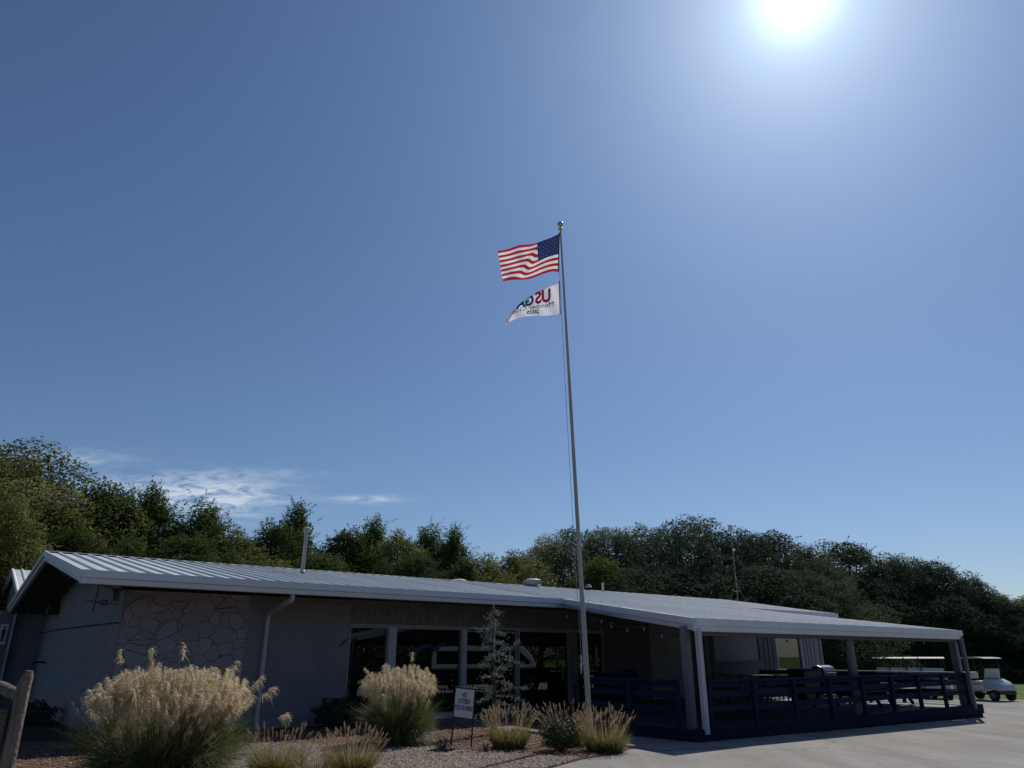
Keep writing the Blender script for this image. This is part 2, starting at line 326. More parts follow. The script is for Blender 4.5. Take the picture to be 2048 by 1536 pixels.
# ---------------------------------------------------------------- ground sheets
def sheet(name, pts, m, off, world=True):
    bm = bmesh.new(); vs = [bm.verts.new(Vector((p[0], p[1], 0)) if world else B(p[0], p[1])) for p in pts]; bm.faces.new(vs)
    for uc in (-2.5, 24.5):
        bmesh.ops.bisect_plane(bm, geom=bm.verts[:] + bm.edges[:] + bm.faces[:], plane_co=B(uc, 0), plane_no=U)
    for v in bm.verts: v.co.z = hz(v.co) + off
    bmesh.ops.triangulate(bm, faces=bm.faces[:])
    for f in bm.faces:
        if f.normal.z < 0: f.normal_flip()
    me = bpy.data.meshes.new(name); bm.to_mesh(me); bm.free(); me.materials.append(m)
    o = link(name, me); o['kind'] = 'structure'; return o
def arc(a, b, n, bulge):
    a, b = Vector(a), Vector(b); d = b - a; nrm_ = Vector((-d.y, d.x)) * bulge
    return [tuple(a + d * t + nrm_ * 4 * t * (1 - t)) for t in [i / n for i in range(n + 1)]]
sheet('ground', [(-1500, -1500), (1500, -1500), (1500, 1500), (-1500, 1500)], grassm, -.03)
sheet('dirt', [(-30, 8), (-8, 8), (-8, 60), (-30, 60)], soil, -.022)
bedge = [(-4.55, -4.3), (-4.42, -5.6), (-4.5, -7.3), (-4.72, -7.95), (-5.4, -8.36), (-6.5, -8.52), (-7.6, -8.97), (-8.6, -9.3)] + [(-11, -9.6), (-14, -10.2), (-19, -12.5)]
lot = [tuple(B(*p))[:2] for p in bedge] + [(-22, 0), (-22, -30), (70, -30), (70, 20), (45, 33.5), (27, 36.3), (20, 37.6), (15, 40), (12, 46), (8, 50)] + [tuple(B(10.6, 0))[:2], tuple(B(-2.6, 0))[:2]] + [tuple(B(-4.55, 0))[:2]]
sheet('parking_lot', lot, asph, -.014)
bed = [(-4.55, 0), (-4.55, -4.3)] + bedge[1:] + [(-22, -9), (-22, 0.2)]
sheet('planting_bed', bed, mulch, -.004, False)
walkp = [(-4.40, -.02), (-2.9, -.02), (-2.9, -8.3), (-3.2, -9.0), (-4.70, -8.5), (-4.35, -7.4), (-4.28, -5.6)]
sheet('walkway', walkp, concrete, -.006, False)
dr = sheet('doorstep', [(-4.3, -1.9), (2.5, -1.9), (2.5, -.02), (-4.3, -.02)], concrete, .004, False)
# curb along the walk and lot edge
cb = MB(); cpts = [(-4.36, -4.0), (-4.34, -5.6), (-4.42, -7.3), (-4.66, -8.0)]
for a, b_ in zip(cpts, cpts[1:]): cb.bar(B(*a, -.01), B(*b_, -.01), .14, .10)
o = cb.build('curb', concrete); o['kind'] = 'structure'

rng = np.random.default_rng(7); rnd = random.Random(5)
def scatter_stones(name, n, region, size, m, label, cat, flat=.6, test=None):
    P = []
    while len(P) < n:
        u = rng.uniform(region[0], region[1], 4000); v = rng.uniform(region[2], region[3], 4000)
        k = test(u, v) if test else np.ones(4000, bool); P += list(zip(u[k], v[k]))
    P = np.array(P[:n]); c = np.array([O.x, O.y, 0]) + P[:, :1] * np.array(U) + P[:, 1:] * np.array(V)
    c[:, 2] = rng.uniform(-.002, .014, n)
    base = np.array([[1, 0, 0], [0, 1, 0], [-1, 0, 0], [0, -1, 0], [0, 0, 1.0]]); tri = np.array([[0, 1, 4], [1, 2, 4], [2, 3, 4], [3, 0, 4]])
    s = rng.uniform(size[0], size[1], (n, 1, 1)); sx_ = rng.uniform(.6, 1.2, (n, 1, 3)); a = rng.uniform(0, 6.28, n)
    v = base[None] * s * sx_; v[:, :, 2] *= flat; v[:, 4, :2] += rng.uniform(-.4, .4, (n, 2)) * s[:, 0]
    ca, sa = np.cos(a)[:, None], np.sin(a)[:, None]
    x = v[:, :, 0] * ca - v[:, :, 1] * sa; y = v[:, :, 0] * sa + v[:, :, 1] * ca; v = np.stack([x, y, v[:, :, 2]], -1) + c[:, None]
    o = raw(name, v.reshape(-1, 3), (tri[None] + (np.arange(n) * 5)[:, None, None]).reshape(-1, 3), m)
    o['kind'] = 'stuff'; return tag(o, label, cat)
def bed_edge_v(u):   # lot-side border of the bed (more negative v is nearer the camera)
    xs = np.array([-22, -19, -14, -11, -8.6, -7.6, -6.5, -5.4, -4.72, -4.5]); ys = np.array([-12.5, -12.4, -10.2, -9.6, -9.3, -8.97, -8.52, -8.36, -7.95, -7.3])
    return np.interp(u, xs, ys)
gr_in = lambda u, v: (v > bed_edge_v(u) + .04) & (v < np.interp(u, [-11.6, -10.1, -9.08, -8.29, -7.55, -7.0, -6.6, -6.0], [-3.4, -3.1, -3.97, -4.9, -6.17, -7.5, -8.5, -9.5]) + rng.normal(0, .16, len(u))) & (u > -11.6 + rng.normal(0, .2, len(u)))
scatter_stones('gravel', 52000, (-12.6, -5.6, -10.0, -2.6), (.012, .034), pebble, 'tan and pink gravel spread over the front of the planting bed', 'gravel', .7, gr_in)
mu_in = lambda u, v: (v > bed_edge_v(u) + .05) & ~gr_in(u, v)
scatter_stones('mulch_chips', 26000, (-16, -4.6, -12, -1.0), (.012, .04), chip, 'brown bark mulch chips covering the bed behind the gravel', 'mulch', .3, mu_in)

# ================================================================= CLUBHOUSE
H = empty('clubhouse', 'long low grey clubhouse with ribbed metal roof and covered navy porch', 'building', O, ANG)
def wallbox(name, m, *b, parent=H): return MB().box(*b).build(name, m, parent)
T = .25
# front wall, left to right (outer face at v=0)
wallbox('stone_panel', stone, -12.15, -9.4, -.02, T, -.1, 2.98)
wallbox('brick_wall', brick_f, -9.4, -6.68, 0, T, -.1, 2.84)
fr_ = MB().box(-9.4, -6.68, -.015, T, 2.84, 2.99); fr_.build('frieze_board', siding, H)
gw = MB(); gw.prism([(0, -.1), (12.3, -.1), (12.3, 3.02), (5.4, 4.05), (0, 2.96)], -12.17, -11.95, lambda p, q, t: (t, p + .001, q))
gw.build('gable_wall', brick_g, H)
MB().box(-13.05, -11.96, 12.32, 12.5, -.1, 3.15).build('rear_wall', brick_f, H)
MB().box(-13.05, -11.9, 12.29, 12.6, 3.15, 3.20).build('wall_coping', soffit_m, H)
MB().box(16.05, 16.25, .1, 10, -.4, 3.4).build('end_wall', siding_dark, H)
# board and batten band above the windows
sb = MB().box(-6.68, 2.6, -.01, T, 2.40, 3.0)
u = -6.6
while u < 2.5: sb.box(u, u + .035, -.028, -.0101, 2.41, 2.99); u += .205
sb.build('siding_band', siding, H)
MB().box(-6.68, 2.6, -.05, T, 2.33, 2.40).build('window_head', trimdull, H)
MB().box(-6.7, -3.2, -.05, T, -.1, .12).build('window_sill', trim, H)
wallbox('threshold', concrete, -3.2, 2.6, -.02, T, -.1, .06)
def pane(parent, u0, u1, z0, z1, v=.06): return MB().box(u0, u1, v, v + .02, z0, z1).build('pane', glass, parent)
def window(name, u0, u1, z0, z1, m=trimdull, w=.03, v0=-.02, label=None):
    f = MB().box(u0, u0 + w, v0, .1, z0, z1).box(u1 - w, u1, v0, .1, z0, z1).box(u0 + w, u1 - w, v0, .1, z1 - w, z1).box(u0 + w, u1 - w, v0, .1, z0, z0 + w)
    o = f.build(name, m, H); pane(o, u0 + w, u1 - w, z0 + w, z1 - w)
    if label: o['label'] = label
    return o
window('window', -6.68, -5.54, .12, 2.33)
wallbox('mullion', trim, -5.54, -5.31, -.06, .2, .12, 2.33)
window('window', -5.31, -3.13, .12, 2.33)
wallbox('mullion', trim, -3.13, -2.98, -.06, .2, .06, 2.33)
window('window', -2.98, -1.10, .06, 2.29)
wallbox('mullion', trimdull, -1.10, -1.02, -.06, .2, .06, 2.33)
d_ = window('door', -1.02, 1.05, .06, 2.33, w=.03)
MB().bar((.7, -.07, .9), (.7, -.07, 1.5), .04, .04).build('handle', steel, d_)
wallbox('mullion', column_m, 1.05, 1.38, -.06, .2, .06, 2.33)
window('window', 1.38, 2.6, .06, 2.33)
# wall behind the porch
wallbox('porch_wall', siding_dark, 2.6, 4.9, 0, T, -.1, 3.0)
wallbox('stone_panel', stone, 4.9, 6.6, -.015, T, -.1, 3.0)
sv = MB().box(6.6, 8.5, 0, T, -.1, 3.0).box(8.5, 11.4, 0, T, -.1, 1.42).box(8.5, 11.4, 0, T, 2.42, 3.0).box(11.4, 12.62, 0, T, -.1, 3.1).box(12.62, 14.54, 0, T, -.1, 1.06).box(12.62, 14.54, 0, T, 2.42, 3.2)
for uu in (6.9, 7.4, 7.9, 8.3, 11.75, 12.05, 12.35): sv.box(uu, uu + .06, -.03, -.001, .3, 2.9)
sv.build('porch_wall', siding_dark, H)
cw = MB().box(14.54, 16.05, 0, T, -.4, 3.35)
for uu in (14.7, 14.95, 15.2, 15.5): cw.box(uu, uu + .07, -.03, -.001, 0, 3.3)
cw.box(15.93, 16.08, -.05, .0, -.4, 3.3); cw.build('corner_siding', mat('lilac_siding', (.21, .205, .25), .7, noise=(3, .1, 4)), H)
MB().box(8.5, 11.4, .02, .05, 1.42, 2.42).build('roller_shade', panelm, H)
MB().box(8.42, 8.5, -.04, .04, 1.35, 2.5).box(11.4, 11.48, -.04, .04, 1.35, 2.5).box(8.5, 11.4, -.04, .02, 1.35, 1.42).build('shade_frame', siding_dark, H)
window('window', 12.62, 14.54, 1.06, 2.42, trim, .05, label='porch window reflecting the green lawn')
# interior darkness box behind the panes so nothing shines through
MB().box(-6.7, 2.6, .24, .26, 0, 2.4).build('interior_darkness', blackm, H)
# downspout on the left of the front wall
ds = MB(); path = [(-8.93, -1.50, 2.97), (-8.93, -1.46, 2.82), (-8.93, -.12, 2.56), (-8.93, -.07, 2.45), (-8.93, -.07, .12), (-8.93, -.2, .02)]
for a, b_ in zip(path, path[1:]): ds.bar(a, b_, .105, .085, up=(1, 0, 0))
ds.build('downspout', trim, H)

# ---- roof: ribbed metal on sloping planes
EZ, EV, RV, RZ = 3.16, -1.6, 5.3, 4.25
RU0, RU1 = -13.3, 17.2
sl_m = (RZ - EZ) / (RV - EV)
def ribbed(u0, u1, zfun, v0f, v1f, pitch=.36):
    """corrugated sheet: profile across u, straight along v"""
    prof = []; u = u0
    while u < u1 - .02:
        for du, dz in ((0, 0), (.270, 0), (.280, .042), (.330, .042)):
            if u + du < u1: prof.append((u + du * pitch / .36, dz))
        u += pitch
    prof.append((u1, 0)); mb = MB(); n = len(prof)
    for (u, dz) in prof:
        for v in (v0f(u), v1f(u)): mb.v.append((u, v, zfun(u, v) + dz))
    for i in range(n - 1): a = 2 * i; mb.f.append((a, a + 2, a + 3, a + 1))
    return mb
zmain = lambda u, v: RZ - abs(v - RV) * sl_m
# porch roof: a skewed plane from the main eave down to the porch eave
def zporch(u, v):
    zt = EZ; t = (EV - v) / (EV + 8.14)
    return EZ + (2.31 - EZ) * t
def vleft(u):   # the porch rake is skewed: (-.77,-1.9) to (-2.56,-8.14)
    return -1.9 if u > -.77 else -1.9 - (-.77 - u) / 1.79 * 6.24
main = MB()
for part in (ribbed(RU0, -.58, zmain, lambda u: EV, lambda u: RV), ribbed(-.58, 10.3, zmain, lambda u: EV, lambda u: RV, .55), ribbed(10.3, RU1, zmain, lambda u: -.35, lambda u: RV, .55), ribbed(RU0, RU1, zmain, lambda u: RV, lambda u: 12.2)):
    main.add(part.v, part.f)
rf = main.build('roof', roofm, H)
pr = MB(); prof = []; u = -2.72
while u < 10.3:
    for du, dz in ((0, 0), (.270, 0), (.280, .042), (.330, .042)):
        if u + du * 1.53 < 10.3: prof.append((u + du * 1.53, dz))
    u += .55
prof.append((10.3, 0))
for (u, dz) in prof:
    vt = EV - .005 if u >= -.58 else EV - (-.58 - u) / 2.14 * 6.54
    for v in (-8.14, vt): pr.v.append((u, v, zporch(u, v) + dz + .004))
for i in range(len(prof) - 1): a = 2 * i; pr.f.append((a, a + 2, a + 3, a + 1))
prf = pr.build('porch_roof', roofm, H)
rc = MB()
for sgn in (-1, 1): rc.add([(RU0 - .02, RV, RZ + .05), (RU1 + .02, RV, RZ + .052), (RU1 + .02, RV + sgn * .05, RZ + .05 - .05 * sl_m), (RU0 - .02, RV + sgn * .05, RZ + .05 - .05 * sl_m)], [(0, 1, 2, 3)])
rc.build('ridge_cap', roofm, rf)
# fascia profile (out, z) relative to roof edge top: vertical face then a lip slanting back
PROF = [(0, .044), (.045, .044), (.055, -.10), (.0, -.115), (-.005, -.215), (-.06, -.225), (-.06, -.01)]
def fascia(parent, name, a, b, out):
    a, b, out = Vector(a), Vector(b), Vector(out).normalized(); mb = MB()
    mb.prism(PROF, 0, 1, lambda p, q, t: tuple(a.lerp(b, t) + out * p + Vector((0, 0, q))))
    Lf = (b - a).length; big = [(p * 1.06 + .003, q) for p, q in PROF[1:5]] + [(p - .01, q) for p, q in PROF[4:0:-1]]
    for k in range(1, int(Lf / 3.05) + 1):   # lap seams every three metres
        t0 = k * 3.05 / Lf
        if t0 < .98: mb.prism(big, t0, t0 + .035 / Lf, lambda p, q, t: tuple(a.lerp(b, t) + out * p + Vector((0, 0, q))))
    return mb.build(name, fascia_m, parent)
fascia(rf, 'gutter', (RU0 - .03, EV, EZ), (-.60, EV, EZ), (0, -1, 0))
fascia(rf, 'gutter', (10.3, -.35, zmain(0, -.35)), (RU1 + .03, -.35, zmain(0, -.35)), (0, -1, 0))
fascia(rf, 'rake_fascia', (RU0, EV - .03, EZ), (RU0, RV, RZ), (-1, 0, 0))
fascia(rf, 'rake_fascia', (RU0, 12.25, zmain(0, 12.25)), (RU0, RV, RZ), (-1, 0, 0))
fascia(rf, 'rake_fascia', (RU1, -.35, zmain(0, -.35)), (RU1, RV, RZ), (1, 0, 0))
PL = (-2.72, -8.14, 2.31)
fascia(prf, 'rake_fascia', (-.58, EV, EZ), PL, (-.96, .27, 0))
fascia(prf, 'gutter', (-2.76, -8.14, 2.31), (10.33, -8.14, 2.31), (0, -1, 0))
fascia(prf, 'rake_fascia', (10.3, -8.14, 2.31), (10.3, EV, EZ + .0), (1, 0, 0))
# soffits / ceilings
sf = MB(); so_ = .2
sf.add([(RU0, EV, EZ - so_), (-.9, EV, EZ - so_), (-.9, 0, EZ - so_ + .16), (RU0, 0, EZ - so_ + .16)], [(0, 1, 2, 3)])
for va, vb in ((0, RV), (RV, 12.2)): sf.add([(RU0, va, zmain(0, va) - so_ - .06 * (va == 0)), (-12.0, va, zmain(0, va) - so_ - .06 * (va == 0)), (-12.0, vb, zmain(0, vb) - so_), (RU0, vb, zmain(0, vb) - so_)], [(0, 1, 2, 3)])
for k in range(6):
    uu = RU0 + .1 + k * .19
    for va, vb in ((-1.5, RV), (RV, 12.1)): sf.bar((uu, va, zmain(0, va) - so_ - .03), (uu, vb, zmain(0, vb) - so_ - .03), .07, .05)
sf.build('soffit', soffit_m, rf)
cl_ = MB().add([(-.9, -.0, 2.99), (10.25, -.0, 2.99), (10.25, EV, EZ - .17), (-.9, EV, EZ - .17)], [(0, 1, 2, 3)])
cl_.add([(-.86, EV, EZ - .17), (10.25, EV, EZ - .17), (10.25, -8.1, 2.14), (-2.5, -8.1, 2.14)], [(0, 1, 2, 3)])
for uu in (1.5, 4.05, 6.6, 9.0): cl_.bar((uu, -.1, 2.93), (uu, -8.0, 2.08), .09, .14)
cl_.bar((-2.5, -7.95, 2.07), (10.25, -7.95, 2.07), .12, .12); cl_.build('porch_ceiling', soffit_m, prf)
# fittings under the left eave
def small(name, label, mb, m, loc):   # wall fittings are parts of the clubhouse
    o = mb.build(name, m, H); o.location = loc
    if label: o['label'] = label
    return o
small('wall_lantern', None, MB().box(-.06, .06, -.16, 0, -.12, .1).box(-.12, .12, -.2, .02, .1, .14), blackm, (-12.5, -.7, 2.80))
small('floodlight', None, MB().box(-.3, -.02, -.25, .25, -.15, .12).box(-.1, 0, -.05, .05, .1, .3), blackm, (-12.18, 9.6, 2.98))
small('floodlight', None, MB().box(-.2, -.02, -.14, .14, -.32, .1), blackm, (-12.18, 12.6, 2.75))
MB().tube([(-12.2, 12.5, 2.35), (-12.21, 9, 2.36), (-12.21, 4, 2.33), (-12.2, .1, 2.29)], .012, 5).build('wall_cable', blackm, H)
MB().tube([(-12.2, 9.8, 1.42), (-12.45, 9.8, 1.42), (-12.55, 9.8, 1.38)], .03, 6).build('wall_tap', blackm, H)

# ---- porch deck, columns, rails
dk = MB().box(-2.95, 10.85, -8.05, -.02, .10, .2)
dk.build('deck', deckm, H)
sk = MB()
sk.box(-3.01, 10.9, -8.12, -8.06, -.05, .21).box(-3.01, -2.95, -8.06, -.1, -.0, .21).box(10.86, 10.92, -8.06, -.1, -.16, .21)
sk.box(-2.85, 10.75, -8.055, -8.0, -.3, -.05)
sk.build('deck_skirt', navy, H)
def col_(u, v, w=.24):
    c = MB().box(u - w / 2, u + w / 2, v - w / 2, v + w / 2, .2, 2.2); return c
for uu in (-2.60, 4.1): 
    c = MB().lathe([(.15, .2), (.15, .28), (.125, .3), (.12, 2.1), (.14, 2.2)], (uu, -7.75, 0), 20) if uu > 0 else col_(uu, -7.72, .15)
    c.build('column', column_m, H, smooth=uu > 0)
col_(10.42, -7.8, .2).build('column', column_m, H)
for uu in (-2.66, 10.28):
    z0 = .12 if uu < 0 else .1
    d2 = MB().bar((uu, -8.12, 2.16), (uu, -8.12, z0), .12, .09, up=(0, 1, 0)); d2.build('downspout', trim if uu < 0 else column_m, H)
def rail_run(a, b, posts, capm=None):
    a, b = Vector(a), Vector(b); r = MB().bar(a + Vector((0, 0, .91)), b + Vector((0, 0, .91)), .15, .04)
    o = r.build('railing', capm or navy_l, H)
    if capm: o['label'] = 'navy top rail on the right side of the porch, coloured pale for sunlight'
    d = (b - a).normalized(); side = Vector((-d.y, d.x, 0))
    for zc, hh in ((.83, .10), (.64, .13), (.36, .13)):
        MB().bar(a + Vector((0, 0, zc)) + side * .045, b + Vector((0, 0, zc)) + side * .045, .03, hh).build('board', navy_l, o)
    for k in range(posts):
        p = a.lerp(b, k / (posts - 1)); MB().bar(p, p + Vector((0, 0, .888)), .09, .09, up=tuple(d)).build('post', navy_l, o)
    return o
rail_run((-2.3, -7.98, .2), (10.3, -7.98, .2), 9)
rail_run((-2.85, -4.9, .2), (-2.85, -7.6, .2), 3)
rail_run((10.5, -7.7, .2), (10.5, -.6, .2), 5, trim)  # pale trim colour stands in for sunlight on the navy cap
st = MB().box(-3.5, -3.02, -4.8, -3.0, .0, .1); st.build('step', navy, H)
hr = MB().tube([(-.2, -1.6, .05), (-.2, -1.6, .85), (-.05, -1.65, .98), (.25, -1.9, .96), (.45, -2.4, .62), (.5, -2.6, .05)], .025, 8); hr.build('handrail', navy, H)
# ---- things fixed through the roof
vp = MB().lathe([(.075, -.3), (.075, .1), (.055, .12), (.055, 1.24), (.10, 1.26), (.10, 1.37), (.04, 1.41)], (0, 0, 0), 14)
o = vp.build('flue_pipe', steel, rf, smooth=True); o.location = (-6.9, 3.0, zmain(0, 3.0))
for (uu, vv, hh) in ((3.8, 5.1, .16), (.7, 5.9, .02)):
    tv = MB().lathe([(.22, -.1), (.22, .04), (.34, .08), (.36, .1 + hh), (.2, .16 + hh), (.05, .18 + hh)], (0, 0, 0), 20)
    for k in range(20):
        a = k * math.pi / 10; tv.bar((.355 * math.cos(a), .355 * math.sin(a), .08), (.375 * math.cos(a + .15), .375 * math.sin(a + .15), .1 + hh), .02, .02)
    o = tv.build('roof_vent', steel, rf, smooth=True); o.location = (uu, vv, RZ - .02)
o = MB().lathe([(.055, -.3), (.055, .38), (.05, .4)], (0, 0, 0), 12).build('vent_pipe', trim, rf, smooth=True); o.location = (7.6, 4.9, RZ - .05)
# ---- wave decal across brick and glass
def decal(pts, wid, v, name, parent):
    mb = MB(); n = len(pts)
    for i, (a, b_) in enumerate(pts):
        w_ = wid * math.sin(math.pi * (i + .25) / (n - .5)) ** .6
        mb.v += [(a, v, b_ + w_ / 2), (a, v, b_ - w_ / 2), (a, v + .004, b_ + w_ / 2), (a, v + .004, b_ - w_ / 2)]
    for i in range(n - 1): k = 4 * i; mb.f += [(k, k + 1, k + 5, k + 4), (k + 2, k + 6, k + 7, k + 3)]
    return mb.build(name, bluep, parent)
decal([(-6.95 + .04 * i, 1.86 + .02 * i + .0015 * i * i) for i in range(7)], .06, -.012, 'wave_decal', H)
decal([(-4.92 + .09 * i, 1.60 + .30 * math.sin(i / 9 * 1.35)) for i in range(10)], .15, .045, 'wave_decal', H)
decal([(-4.13 + .55 * i / 11, 1.86 - .12 * math.sin(i / 11 * 6.0) * (1 - .5 * i / 11)) for i in range(12)], .11, .040, 'wave_decal', H)

# ================================================================= second building
H2 = empty('rear_building', 'second gabled building with white ribbed roof behind the clubhouse at far left', 'building', O, ANG)
z2 = lambda v: 4.78 - abs(v - 16.6) * .27
r2 = MB()
for part in (ribbed(-13.12, -12.0, lambda u, v: z2(v), lambda u: 12.35, lambda u: 16.6), ribbed(-13.12, 5, lambda u, v: z2(v), lambda u: 16.6, lambda u: 21.5), ribbed(-12.0, 5, lambda u, v: z2(v), lambda u: 12.6, lambda u: 16.6)): r2.add(part.v, part.f)
r2o = r2.build('roof', roofm, H2)
fascia(r2o, 'rake_fascia', (-13.12, 12.3, z2(12.3)), (-13.12, 16.6, 4.78), (-1, 0, 0)); fascia(r2o, 'rake_fascia', (-13.12, 21.6, z2(21.6)), (-13.12, 16.6, 4.78), (-1, 0, 0))
MB().add([(-13.1, 12.3, z2(12.3) - .2), (-12.6, 12.3, z2(12.3) - .2), (-12.6, 16.6, 4.55), (-13.1, 16.6, 4.55)], [(0, 1, 2, 3)]).add([(-13.1, 21.5, z2(21.5) - .2), (-12.6, 21.5, z2(21.5) - .2), (-12.6, 16.6, 4.55), (-13.1, 16.6, 4.55)], [(0, 1, 2, 3)]).build('soffit', soffit_m, r2o)
g2 = MB().prism([(12.9, -.2), (21, -.2), (21, 3.4), (16.6, 4.5), (12.9, 3.5)], -12.95, -12.75, lambda p, q, t: (t, p, q)); g2.build('gable_wall', brick_g, H2)
MB().box(-13.5, -13.05, 12.1, 12.9, -.2, 3.02).build('end_pier', column_m, H2)
MB().box(-13.11, -13.05, 12.04, 12.1, -.2, 3.02).build('corner_trim', trim, H2)
sg = MB().box(-13.42, -13.2, 12.06, 12.09, 1.95, 2.6).build('restroom_sign', signw, H2)
pf = MB().lathe([(.004, 12.055), (.035, 12.05), (.035, 12.045), (.004, 12.04)], (-13.31, 0, 2.50), 10, 'y').box(-13.36, -13.26, 12.045, 12.055, 2.25, 2.44).box(-13.35, -13.32, 12.045, 12.055, 2.04, 2.25).box(-13.30, -13.27, 12.045, 12.055, 2.04, 2.25)
pf.build('pictogram', blackm, sg)

# ================================================================= FLAGPOLE + FLAGS
PB = pix(1181, 1480, 15.95); PB.z = 0
ptop = pix(1121, 462, 16.02)
FP = empty('flagpole', 'tall grey flagpole rising out of the foreground grasses', 'flagpole', PB)
dx_, dy_, HT = ptop.x - PB.x, ptop.y - PB.y, ptop.z
lean = lambda z: (dx_ * z / HT, dy_ * z / HT, z)
segs = [(0, .056), (2.75, .053), (2.77, .047), (7.0, .038), (HT, .022)]
MB().tube([lean(z) for z, r in segs], [r for z, r in segs], 20).build('pole', polem, FP, smooth=True)
MB().lathe([(.11, 0), (.11, .03), (.075, .08)], (0, 0, .0), 20).build('base_collar', polem, FP)
tx, ty, tz = lean(HT)
bl = MB()
for zc, rr in ((.20, .075), (.055, .06)):
    bl.lathe([(rr * math.sin(math.pi * i / 12) + .002, zc - rr * math.cos(math.pi * i / 12) * (1 if rr > .07 else .6)) for i in range(13)], (tx, ty, tz), 20)
bl.tube([(tx, ty, tz - .05), (tx, ty, tz + .15)], .018, 8); bl.build('finial', goldm, FP, smooth=True)
hp = [lean(z) for z in np.linspace(1.35, HT - .1, 14)]
MB().tube([(x - .075 - .03 * math.sin(math.pi * (z / HT)) ** 1, y - .02, z) for x, y, z in hp], .0055, 5).build('halyard', steel, FP)
x, y, z = lean(1.45); MB().bar((x - .09, y - .02, z + .16), (x - .10, y - .02, z - .12), .025, .03).bar((x, y, z), (x - .1, y, z), .03, .03).bar((x - .12, y - .02, z - .02), (x - .1, y - .02, z - .2), .015, .015).build('cleat', trim, FP)
PD = 16.0
def flag_plane(px, py, depth=0.0):   # cloth points: the flags hang in a plane through the pole, facing the camera
    return pix(px, py, PD + depth)
def interp_curve(pts, s):
    t = np.linspace(0, 1, len(pts)); return np.interp(s, t, [p[0] for p in pts]), np.interp(s, t, [p[1] for p in pts])
def smooth_curve(pts, s):
    n = len(pts) - 1; x = s * n; i = min(int(x), n - 1); f = x - i
    P = [np.array(pts[max(0, min(n, k))], float) for k in (i - 1, i, i + 1, i + 2)]
    return .5 * (2 * P[1] + (P[2] - P[0]) * f + (2 * P[0] - 5 * P[1] + 4 * P[2] - P[3]) * f * f + (3 * P[1] - P[0] - 3 * P[2] + P[3]) * f ** 3)
topc = [(1118, 467.5), (1106, 473.5), (1092, 479), (1078, 484), (1064, 488), (1050, 489.3), (1036, 491), (1016, 498), (995, 502)]
botc = [(1115.5, 543.5), (1106, 543), (1095.4, 545), (1082, 549.5), (1068.3, 555), (1055, 558.5), (1041, 559.6), (1022, 560), (1006, 563)]
def usmap(s, t):
    a, b_ = smooth_curve(topc, s), smooth_curve(botc, s); p = a * (1 - t) + b_ * t
    # diagonal fold: cloth past the crease drops relative to the hoist side
    cr = .44 + .50 * (t - .28); k = 1 / (1 + math.exp(-(s - cr) * 46)); ed = math.sin(math.pi * min(max(t, 0), 1)) ** .6
    p = p + np.array([0, -9.0 * (k - .5) * ed * math.exp(-((s - cr) / .22) ** 2)])
    d = .07 * math.sin(s * 9.5 - t * 1.5) * s ** .5 + .09 * math.exp(-((s - cr) / .07) ** 2) * ed + .02 * math.sin(s * 23 + t * 6) * s
    return flag_plane(p[0], p[1], -d)
def cloth(name, fn, ns, ntt, m, parent=None, label=None, cat=None):
    mb = MB()
    for j in range(ntt + 1):
        for i in range(ns + 1): mb.v.append(tuple(fn(i / ns, j / ntt)))
    for j in range(ntt):
        for i in range(ns): a = j * (ns + 1) + i; mb.f.append((a, a + 1, a + ns + 2, a + ns + 1))
    me = bpy.data.meshes.new(name); me.from_pydata(mb.v, [], mb.f); me.materials.append(m)
    uv = me.uv_layers.new(name='UVMap')
    for p in me.polygons:
        for li in p.loop_indices:
            vi = me.loops[li].vertex_index; uv.data[li].uv = ((vi % (ns + 1)) / ns, 1 - (vi // (ns + 1)) / ntt)
    me.polygons.foreach_set('use_smooth', [True] * len(me.polygons))
    return link(name, me, parent)
# flag cloth material: stripes, canton and star dots from UV
usm = mat('flag_cloth', (.5, .5, .5), .8, spec=.1, transl=.55); t, b = nodes(usm)
def mth(t, op, a, b_=None, c=None):
    n = t.nodes.new('ShaderNodeMath'); n.operation = op
    for i, v in enumerate((a, b_, c)):
        if v is None: continue
        if isinstance(v, (int, float)): n.inputs[i].default_value = v
        else: t.links.new(v, n.inputs[i])
    return n.outputs[0]
uvn = t.nodes.new('ShaderNodeUVMap'); uvn.uv_map = 'UVMap'; sp_ = t.nodes.new('ShaderNodeSeparateXYZ'); t.links.new(uvn.outputs[0], sp_.inputs[0])
us, vt_ = sp_.outputs[0], mth(t, 'SUBTRACT', 1.0, sp_.outputs[1])
stripe = mth(t, 'MODULO', mth(t, 'FLOOR', mth(t, 'MULTIPLY', vt_, 13.0)), 2.0)   # 0 red, 1 white
canton = mth(t, 'MULTIPLY', mth(t, 'LESS_THAN', us, .41), mth(t, 'LESS_THAN', vt_, 7 / 13))
# stars: two interleaved lattices (6x5 and 5x4)
cu, cv_ = mth(t, 'DIVIDE', us, .41), mth(t, 'DIVIDE', vt_, 7 / 13)
def lattice(nu, nv, ou, ov):
    fu = mth(t, 'SUBTRACT', mth(t, 'FRACT', mth(t, 'ADD', mth(t, 'MULTIPLY', cu, nu), ou)), .5); fv = mth(t, 'SUBTRACT', mth(t, 'FRACT', mth(t, 'ADD', mth(t, 'MULTIPLY', cv_, nv), ov)), .5)
    # five pointed: radius modulated by angle
    an = mth(t, 'ARCTAN2', mth(t, 'MULTIPLY', fu, 1.35), fv); rr = mth(t, 'SQRT', mth(t, 'ADD', mth(t, 'POWER', mth(t, 'MULTIPLY', fu, 1.35), 2.0), mth(t, 'POWER', fv, 2.0)))
    lim = mth(t, 'ADD', .16, mth(t, 'MULTIPLY', mth(t, 'COSINE', mth(t, 'MULTIPLY', an, 5.0)), .06))
    return mth(t, 'LESS_THAN', rr, lim)
